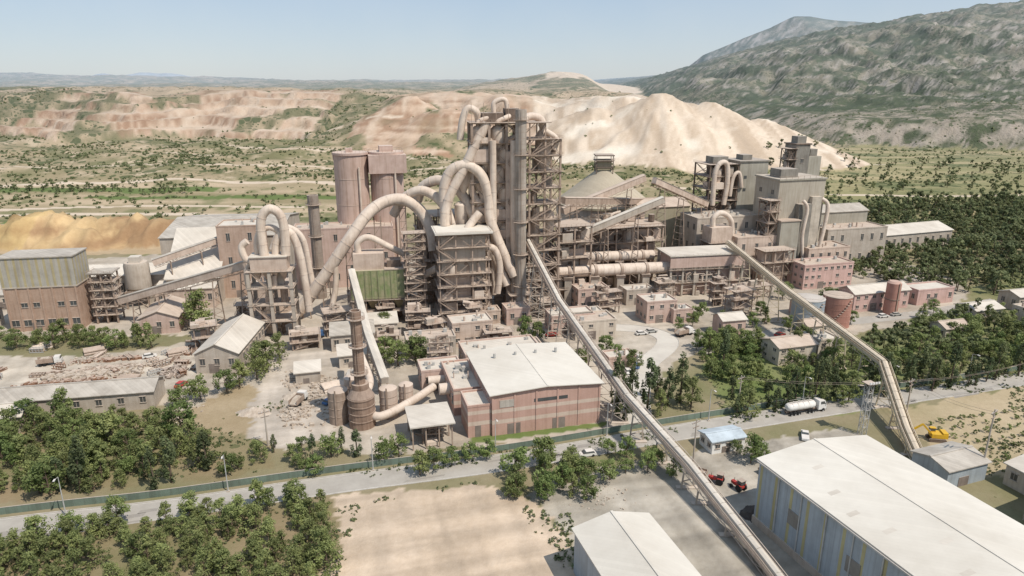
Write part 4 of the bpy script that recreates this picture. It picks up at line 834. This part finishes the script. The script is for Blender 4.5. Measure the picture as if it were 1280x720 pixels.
o.g('side_sheet',GREY).box(-.1,-.02,0,10.6,3.6,6.195); clutterbox(o,1,9,2,9,[0,4],7,big=.8); o.done()
building('control_room',-26,181,12,9,6,A,PINK,ROOFL,'flat',floors=1,clutter=5)
for nm,x,y,w,d,h,wl,rf,st,fl in (
 ('gate_office',14,228,16,9,6.5,PINK,ROOFL,'flat',2),('switch_house',-2,238,9,7,6,PINK,ROOFP,'flat',1),('workshop_office',22,222,15,10,6.5,WALLC,ROOFP,'flat',2),
 ('admin_building',50,240,12,10,8,PINK,ROOFL,'flat',2),('store_house',74,226,9,7,6,PINK,ROOFL,'gx',1),('small_office',22,236,12,6,5,WALLC,ROOFL,'flat',1),
 ('beige_house',84,200,14,9,6,WALLC,ROOFP,'gx',2),('beige_house',99,206,8,8,6,WALLC,ROOFL,'flat',2),('guard_house',104,226,9,6,4,WALLC,ROOFP,'gx',1),('flat_roof_house',60,240,8,6,5,PINK,ROOFL,'flat',1),
 ('village_house',172,240,13,9,5,WALLC,ROOFL,'gx',1),('village_house',190,236,12,8,6,WALLC,ROOFL,'flat',2),('village_house',198,254,18,9,6,CONC,ROOFL,'gx',1),('village_house',214,244,12,9,5,WALLC,ROOFP,'flat',1),
 ('village_house',215,262,16,9,5,WALLC,ROOFL,'gx',1),('village_house',150,222,10,7,4.5,WALLC,ROOFP,'gx',1),('depot_building',30,196,9,6,4,PINK,ROOFL,'flat',1),('depot_building',110,247,14,7,5,PINK,ROOFL,'gx',1),
 ('transformer_house',-62,246,9,6,9,DUST,ROOFL,'flat',1),('site_office',-52,224,12,8,5,WALLC,ROOFL,'mono',1),('compressor_house',-60,212,14,9,5.5,CONC,ROOFG,'mono',1),('mess_room',-54,198,9,6,4,WALLC,ROOFL,'mono',1),('material_store',-34,206,16,8,6,CONC,ROOFP,'flat',1),('lime_store',-20,216,14,9,8,DUST,ROOFL,'flat',2),
 ('pump_room',-64,186,7,5,3.5,CONC,ROOFL,'mono',0),('brick_store',-100,250,14,9,12,DUST,ROOFP,'flat',2),('yard_office',0,206,10,6,4,DUST,ROOFL,'flat',1),('tool_store',-12,238,8,6,5,DUST,ROOFP,'flat',1)):
    building(nm,x,y,w,d,h,A+random.uniform(-2,2),wl,rf,st,rise=1.5,floors=fl,step=3,clutter=3 if st=='flat' else 0)
building('white_kiosk',48,146,9,5.5,3.4,A+2,WHITE,mat('kiosk_roof',(.50,.55,.58),streak=0),'gx',rise=.6,floors=1,step=2.2,ww=1.3)
building('grey_shed',-97,194,13,28,6.5,4,CONC,ROOFL,'gy',rise=3,floors=1,faces='fr')
building('pink_shed',-132,228,13,19,6,12,PINK,ROOFP,'gy',rise=2.4,floors=1,faces='fr')
building('long_store_shed',-152,160,55,10,5.2,11,CONC,ROOFG,'gx',rise=1.8,floors=1,faces='fr',step=5)
building('long_store_shed',-176,147,52,9,4.6,11,CONC,ROOFL,'gx',rise=1.6,floors=1,faces='fr',step=5)
building('equipment_shed',-214,228,26,10,6,6,WALLC,ROOFL,'gx',rise=2,floors=1)
for i,(x,y) in enumerate([(-72,214),(-66,226),(-44,214),(-28,224),(-8,214),(-48,240),(0,246),(12,248),(34,250),(58,262),(80,262),(92,262),(102,270),(-100,236),(-106,214),(-24,196),(-62,236),(-36,228),(86,246),(-14,232)]):
    o=Obj('process_equipment',x+random.uniform(-2,2),y+random.uniform(-2,2),A+random.uniform(-10,10)); zs=frame(o,0,random.uniform(4,9),0,random.uniform(3,6),0,random.uniform(4,10),1,1,3.4,STEEL,cw=.3,brace=.5); clutterbox(o,.5,5,.5,3.5,zs+[zs[-1]+3],3,big=.9); o.done()
def exs(o):
    d=o.g('louvre_vents',GREYD)
    for i in range(4): d.box(-.12,.02,6+i*14,9+i*14,6,9)
    pl=o.g('plinth',CONC); pl.box(-.25,27.3,-.2,60.2,0,1.6); o.g('gutter',GALV).box(-.75,-.52,0,60,13.9,14.2)
    for i in range(10): o.g('frames',GALV).box(-.2,-.03,i*6,i*6+.25,1.6,14.1)
    rs=o.g('roof_sheets',ROOFL)
    for i in range(9):
        a=random.uniform(1,9); b=2+i*6+random.uniform(0,3)
        z=lambda u:14.3+.22+1.6*u/13.5+.012
        rs.add([(a,b,z(a)),(a+2.2,b,z(a+2.2)),(a+2.2,b+1.0,z(a+2.2)),(a,b+1.0,z(a))],[(0,1,2,3)])
building('striped_warehouse',69,63,27,60,14.3,19.5,STRIPE,ROOFW,'gy',rise=1.6,door=False,extra=exs)
building('blue_grey_shed',20,76,14.5,30,9,17,BLUEW,ROOFW,'gy',rise=1.8,door=False,floors=None)
building('grey_workshop',108,110,20,11,7,19.5,CONC,ROOFG,'gy',rise=1.5,floors=1,faces='fl',step=5)
building('corrugated_store',95,131,12,9,4.6,19.5,BLUEW,ROOFG,'gx',rise=1.2,floors=None)
building('corrugated_store',112,126,14,8,5,19.5,WALLC,ROOFL,'gy',rise=1.,floors=1)
# ------------------------------------------------------------------ rubble, gravel and yard clutter
def heap(name,cx,cy,rx,ry,h,m,n=26,seed=0,rot=0):
    vs=[];fs=[]
    for j in range(n+1):
        for i in range(n+1):
            u,v=i/n*2-1,j/n*2-1; q=math.hypot(u,v); nz=float(fbm(np.array([u*3+seed]),np.array([v*3]),4,seed)[0]); z=h*max(0,1-q*(.8+.5*nz))**.9; vs.append((u*rx,v*ry,z-.05))
    for j in range(n):
        for i in range(n): a=j*(n+1)+i; fs.append((a,a+1,a+n+2,a+n+1))
    o=Obj(name,cx,cy,rot); o.g('heap',m).add(vs,fs); o.done()
heap('gravel_heap',51,122,4.2,3,2.4,COAL,seed=3); heap('gravel_heap',-70,168,5,3,1.8,ROCK,seed=5); heap('gravel_heap',-62,178,4,3,1.5,ROCK,seed=9)
def rubble(name,cx,cy,rx,ry,n,s,m=ROCK,rot=12):
    o=Obj(name,cx,cy,rot); g=o.g('stones',m)
    for i in range(n):
        x,y=random.gauss(0,rx*.5),random.gauss(0,ry*.5); q=random.uniform(.5,1.3)*s; k=len(g.v)
        g.box(-q,q,-q*.7,q*.7,0,q*1.1); a=random.uniform(0,3.1)
        for j in range(k,k+8):
            vx,vy,vz=g.v[j]; vx*=random.uniform(.6,1.2); vy*=random.uniform(.6,1.2); g.v[j]=(x+vx*math.cos(a)-vy*math.sin(a),y+vx*math.sin(a)+vy*math.cos(a),vz*random.uniform(.7,1.2))
    o.done()
rubble('stone_pile',-128,193,14,2.4,260,.7); rubble('stone_pile',-124,199,12,2,160,.6); rubble('stone_pile',-58,168,5,9,130,.5); rubble('stone_pile',-66,190,3,8,80,.5); rubble('scrap_pile',-104,196,4,5,90,.6,DARK); rubble('rubble_pile',-56,184,4,10,120,.45); rubble('stone_pile',-135,205,9,3,90,.5); rubble('rubble_pile',-48,168,3,6,60,.35); rubble('rubble_pile',-88,166,4,5,40,.3); rubble('debris',62,128,7,8,60,.22,DARK); rubble('debris',20,128,8,5,50,.2)
# rusty equipment stored in rows on the left yard
RUST=mat('rusty_scrap',(.28,.15,.09),(.17,.10,.07),sc=.8)
for r_ in range(3):
    rubble('rusty_scrap_row',-132+r_*2,188+r_*8.5,15,1.1,110,.65,[RUST,STEEL,RUST][r_],13)
for i in range(26):
    x=random.uniform(-165,-100); y=random.uniform(184,212)
    o=Obj('stored_machine_part',x,y,random.uniform(0,180)); L_=random.uniform(2,6); g=o.g('frame',random.choice([RUST,STEEL,DUST,GALV])); h_=random.uniform(.6,1.8)
    for s in (-.8,.8):
        for zz in (.2,h_): g.beam((0,s,zz),(L_,s,zz),.25)
    for k in range(int(L_)+1):
        for s in (-.8,.8): g.beam((k*.98,s,.2),(k*.98,s,h_),.16)
        g.beam((k*.98,-.8,h_),(k*.98,.8,h_),.16)
    if i%2: o.g('drum_tube',random.choice([RUST,DUCT])).tube([(.3,0,h_*.6),(L_-.3,0,h_*.6)],h_*.45,14,0)
    o.done()
for x,y in ((-140,208),(-112,207),(-54,180),(-50,190),(-160,212),(58,134),(-118,186)):
    o=Obj('pipe_stack',x,y,random.uniform(0,40)); g=o.g('pipes_duct',random.choice([DUCT,STEEL,GALV]))
    for i in range(5):
        for k in range(2): g.tube([(0,i*.9+k*.4,.4+k*.75),(6,i*.9+k*.4,.4+k*.75)],.4,8,0)
    o.done()
# ------------------------------------------------------------------ vehicles
def wheel(g,x,y,r=.5,w=.35):
    g.tube([(x,y-w/2,r),(x,y+w/2,r)],r,14,0)
def tanker(x,y,rot):
    o=Obj('tanker_truck',x,y,rot); w=o.g('wheels',RUBR); hub=o.g('hubs',GALV)
    for a in (1.2,2.4,3.6,6.9,8.1,11.3):
        for s in (-1.05,1.05): wheel(w,a,s,.52,.4); wheel(hub,a,s*1.2,.22,.05)
    o.g('chassis',DARK).box(0,12.2,-.45,.45,.75,1.1)
    vs=[];n=20;t=o.g('tank',WHITE)
    prof=[(.1,.05),(.15,.7),(.5,1.05),(1.,1.2),(8.2,1.2),(8.7,1.05),(9.05,.7),(9.1,.05)]
    for px,pr in prof:
        for i in range(n): a=2*math.pi*i/n; vs.append((px,pr*1.05*math.cos(a),2.25+pr*.95*math.sin(a)))
    t.add(vs,[(k*n+i,k*n+(i+1)%n,(k+1)*n+(i+1)%n,(k+1)*n+i) for k in range(len(prof)-1) for i in range(n)])
    for px in (1.5,3.2,4.9,6.6): o.g('straps',GALV).tube([(px,0,2.25),(px+.1,0,2.25)],1.25,20,0); o.g('hatches',GALV).cyl(px+.9,0,3.35,3.6,.35,12)
    o.g('catwalk',GALV).box(1,8.2,-.3,.3,3.42,3.48); o.g('catwalk_rail',GALV).beam((1,.3,4.0),(8.2,.3,4.0),.06)
    c=o.g('cab',WHITE); c.add([(9.7,-1.2,.7),(12.2,-1.2,.7),(12.2,1.2,.7),(9.7,1.2,.7),(9.7,-1.2,2.1),(12.25,-1.2,2.0),(12.25,1.2,2.0),(9.7,1.2,2.1),(9.8,-1.1,3.3),(11.7,-1.1,3.2),(11.7,1.1,3.2),(9.8,1.1,3.3)],[(0,3,2,1),(0,1,5,4),(1,2,6,5),(2,3,7,6),(3,0,4,7),(4,5,9,8),(5,6,10,9),(6,7,11,10),(7,4,8,11),(8,9,10,11)])
    o.g('windscreen',GLASS).add([(12.27,-1.05,2.1),(12.27,1.05,2.1),(11.82,.98,3.05),(11.82,-.98,3.05)],[(0,1,2,3)])
    for s in (-1,1): o.g('side_windows',GLASS).add([(10.3,s*1.21,2.2),(11.9,s*1.21,2.2),(11.5,s*1.15,3.0),(10.3,s*1.15,3.0)],[(0,1,2,3)]); o.g('mirrors',DARK).box(12.0,12.1,s*1.45-.12,s*1.45+.12,2.1,2.8)
    o.g('bumper',GALV).box(12.2,12.45,-1.2,1.2,.5,1.0); return o.done()
tanker(73.5,166.5,A+2)
def car(nm,x,y,rot,m,L=4.3,pick=False):
    o=Obj(nm,x,y,rot); w=o.g('wheels',RUBR)
    for a in (.85,L-.85):
        for s in (-.78,.78): wheel(w,a,s,.34,.24)
    b=o.g('body',m); hw=.88
    sec=[(0,.35),(0,.85),(.1,.95),(L-1.3,1.0),(L-.1,.8),(L,.6),(L,.35)]
    n=len(sec); b.add([(x_,-hw,z) for x_,z in sec]+[(x_,hw,z) for x_,z in sec],[(i,(i+1)%n,n+(i+1)%n,n+i) for i in range(n)]+[tuple(range(n-1,-1,-1)),tuple(range(n,2*n))])
    a0=L*.42 if pick else .35; a1=L-1.0
    b.add([(a0+.35,-.7,1.5),(a1-.75,-.7,1.5),(a1-.75,.7,1.5),(a0+.35,.7,1.5),(a0+.3,-.72,1.44),(a1-.7,-.72,1.44),(a1-.7,.72,1.44),(a0+.3,.72,1.44)],[(0,1,2,3),(4,5,1,0),(5,6,2,1),(6,7,3,2),(7,4,0,3)])
    o.g('windows',GLASS).add([(a0,-.82,.97),(a1,-.82,.97),(a1,.82,.97),(a0,.82,.97),(a0+.3,-.72,1.44),(a1-.7,-.72,1.44),(a1-.7,.72,1.44),(a0+.3,.72,1.44)],[(0,1,5,4),(1,2,6,5),(2,3,7,6),(3,0,4,7)])
    o.g('lamps',WHITE).box(L,L+.03,-.75,-.45,.6,.75); o.g('lamps',WHITE).box(L,L+.03,.45,.75,.6,.75); return o.done()
car('pickup_truck',73,152,70,WHITE,5.2,True)
for x,y,r,m in ((36,193,100,WHITE),(39,197,100,CARBLU),(41,204,80,WHITE),(12,226,20,CARRED),(44,228,15,WHITE),(48,230,20,GALV),(65,229,110,WHITE),(93,226,30,CARRED),(-120,206,30,WHITE),(-98,183,80,CARRED),(-52,172,60,CARBLU),(140,247,15,WHITE),(146,249,15,GALV),(20,146,195,WHITE)):
    car('parked_car',x,y,r,m)
def tractor(x,y,rot):
    o=Obj('red_tractor',x,y,rot); w=o.g('wheels',RUBR)
    for s in (-.8,.8): wheel(w,.8,s,.8,.4); wheel(w,2.9,s,.45,.3)
    b=o.g('body',CARRED); b.box(1.2,3.4,-.38,.38,.8,1.45); b.box(.2,1.3,-.95,-.6,1.45,1.6); b.box(.2,1.3,.6,.95,1.45,1.6); b.box(.3,1.2,-.5,.5,.8,1.3)
    c=o.g('cab_frame',DARK)
    for a in (.3,1.4):
        for s in (-.6,.6): c.beam((a,s,1.3),(a,s,2.5),.09)
    o.g('cab_roof',DARK).box(.15,1.6,-.75,.75,2.5,2.62); o.g('cab_glass',GLASS).box(.35,1.35,-.55,.55,1.6,2.45); c.cyl(2.8,0,1.45,2.3,.06,8)
    return o.done()
tractor(47,133,150); tractor(50.5,130,120)
o=Obj('farm_trailer',44,136,150); t=o.g('bed',STEEL); t.box(0,3.6,-1,1,.8,.95)
for b in ((0,3.6,-1,-.93),(0,3.6,.93,1),(0,.07,-.927,.927),(3.53,3.6,-.927,.927)): t.box(b[0],b[1],b[2],b[3],.953,1.5)
[wheel(o.g('wheels',RUBR),1.8,s,.45,.3) for s in (-.9,.9)]; o.g('drawbar',DARK).beam((3.6,0,.9),(5,0,.5),.15); o.done()
def excavator(x,y,rot,nm='yellow_excavator'):
    o=Obj(nm,x,y,rot); t=o.g('tracks',DARK)
    for s in (-1.1,1.1): t.add([(a,s-.3,z) for a,z in ((-2,.3),(-1.7,0),(1.7,0),(2,.3),(2,.6),(1.7,.9),(-1.7,.9),(-2,.6))]+[(a,s+.3,z) for a,z in ((-2,.3),(-1.7,0),(1.7,0),(2,.3),(2,.6),(1.7,.9),(-1.7,.9),(-2,.6))],[(i,(i+1)%8,8+(i+1)%8,8+i) for i in range(8)]+[tuple(range(7,-1,-1)),tuple(range(8,16))])
    b=o.g('body',CARYEL); b.box(-2.2,1.5,-1.25,1.25,1.05,2.1); b.box(-2.2,-1,-1.2,1.2,2.1,2.5); c=o.g('cab',CARYEL); c.box(.2,1.6,-1.2,-.2,2.1,2.25); c.box(.2,1.6,-1.2,-.2,3.0,3.12); o.g('cab_glass',GLASS).box(.28,1.55,-1.15,-.25,2.25,3.0)
    b.beam((1.3,.2,1.7),(3.6,.2,4.2),.45); b.beam((3.6,.2,4.2),(5.6,.2,2.6),.38); o.g('rams',GALV).beam((1.6,.2,2.6),(3.0,.2,3.4),.15)
    k=o.g('bucket',DARK); k.add([(5.4,-.4,2.7),(6.2,-.4,2.2),(6.0,-.4,1.2),(5.2,-.4,1.6),(5.4,.8,2.7),(6.2,.8,2.2),(6.0,.8,1.2),(5.2,.8,1.6)],[(0,1,5,4),(1,2,6,5),(2,3,7,6),(0,3,2,1),(4,5,6,7)]); return o.done()
excavator(106,153,170)
def truck(x,y,rot,m=WHITE):
    o=Obj('dump_truck',x,y,rot); w=o.g('wheels',RUBR)
    for a in (1,2.2,5.8):
        for s in (-1,1): wheel(w,a,s,.5,.38)
    o.g('chassis',DARK).box(0,7,-.45,.45,.7,1); b=o.g('tipper_body',STEEL); b.box(0,4.6,-1.2,1.2,1.05,1.2); b.box(0,4.6,-1.2,-1.1,1.203,2.5); b.box(0,4.6,1.1,1.2,1.203,2.5); b.box(4.5,4.6,-1.097,1.097,1.203,2.7); o.g('load',ROCK).frus(.1,4.4,-1.08,1.08,2.6,1.3,.5)
    c=o.g('cab',m); c.box(4.9,6.9,-1.15,1.15,.8,1.9); c.box(4.9,6.6,-1.1,1.1,1.903,2.8); o.g('cab_glass',GLASS).box(5.2,6.68,-1.0,1.0,1.95,2.6); o.g('bumper',GALV).box(6.903,7.05,-1.1,1.1,.5,.9); return o.done()
truck(-150,200,20); truck(-72,222,40,CARBLU); truck(58,226,30); truck(-60,170,80,WHITE)
# ------------------------------------------------------------------ poles, lamps, wires
def lamp(x,y,h=9,rot=0):
    o=Obj('street_lamp',x,y,rot); g=o.g('pole',GALV); g.lathe(0,0,[(0,.16),(.6,.14),(h,.07)],10); g.beam((0,0,h),(0,-1.6,h+.4),.09); o.g('lamp_head',WHITE).box(-.16,.16,-2.3,-1.5,h+.32,h+.48); o.g('base',CONC).box(-.3,.3,-.3,.3,0,.2); return o.done()
for x in (-92,-62,-32,-4,24,52,80,108,136): lamp(x,143.6+x*.29+4.6+ (0 if x>-40 else .2),9,A)
def upole(x,y,h,m=CONC):
    o=Obj('utility_pole',x,y,A+20); o.g('pole',m).lathe(0,0,[(0,.24),(h,.13)],10); a=o.g('crossarms',DARK); a.box(-1.4,1.4,-.1,.1,h-.9,h-.75); a.box(-1,1,-.1,.1,h-2.1,h-1.95)
    for q in (-1.3,-.6,.6,1.3): o.g('insulators',WHITE).cyl(q,0,h-.75,h-.45,.07,8)
    return o.done()
upole(106,136,17); upole(42.5,142,11.5); upole(107,168,10); upole(150,182,10); upole(-60,150,10); upole(62,170,10)
o=Obj('floodlight_mast',89,156,A); zs=frame(o,-.7,.7,-.7,.7,0,14,1,1,2.4,GALV,cw=.14,brace=1,deck=False,rail=False,bw=.07); o.g('platform',DECK).box(-1.3,1.3,-1.3,1.3,14.1,14.25)
for q in (-1.2,-.4,.4,1.2): o.g('lamps',WHITE).box(q-.25,q+.25,-1.7,-1.45,14.5,15.0)
o.done()
o=Obj('overhead_wires'); g=o.g('cable',DARK)
for a,b in (((106,136,16),(107,168,9.3)),((107,168,9.3),(150,182,9.3)),((62,170,9.3),(107,168,9.3))):
    a=Vector(a);b=Vector(b)
    for q in (-1,1):
        P=[a.lerp(b,t/8)+Vector((q*.7,q*.5,-math.sin(t/8*math.pi)*1.2)) for t in range(9)]; g.tube(P,.03,4,0)
o.done()
# ------------------------------------------------------------------ light, sky, camera
w=bpy.data.worlds.new('World'); S.world=w; w.use_nodes=True; nt=w.node_tree; bg=nt.nodes['Background']
sky=nn(nt,'ShaderNodeTexSky',sky_type='NISHITA'); sky.sun_disc=False; el,az=R(56),R(130); sky.sun_elevation=el; sky.sun_rotation=az; sky.air_density=1.0; sky.dust_density=.7; sky.ozone_density=2.0; sky.altitude=300
tc=nn(nt,'ShaderNodeTexCoord'); sp=nn(nt,'ShaderNodeSeparateXYZ'); nt.links.new(tc.outputs['Generated'],sp.inputs[0])
hz_=mixc(nt,ramp(nt,sp.outputs[2],-.02,.2),(5.7,6.1,6.5),(3.5,4.8,6.5))
hn=mth(nt,'MULTIPLY_ADD',ramp(nt,noise(nt,tc.outputs['Generated'],3.5,5,.6),.42,.75),.25,0)
skyc=mixc(nt,.68,sky.outputs[0],mixc(nt,hn,hz_,(6.9,7.0,7.1)))
nt.links.new(skyc,bg.inputs[0]); bg.inputs[1].default_value=.115
L=bpy.data.lights.new('sun','SUN'); L.energy=4.4; L.angle=R(.5); L.color=(1,.945,.86); so=bpy.data.objects.new('sun',L); COL.objects.link(so)
dv=Vector((math.sin(az)*math.cos(el),math.cos(az)*math.cos(el),math.sin(el))); so.rotation_euler=dv.to_track_quat('Z','Y').to_euler()
cd=bpy.data.cameras.new('camera'); cd.lens=24; cd.sensor_width=36; cd.clip_end=40000; cd.clip_start=1; co=bpy.data.objects.new('camera',cd); COL.objects.link(co); co.location=(0,0,85); co.rotation_euler=(R(90-16.5),0,0); S.camera=co
S.view_settings.view_transform='Standard'; S.view_settings.look='None'; S.view_settings.exposure=0
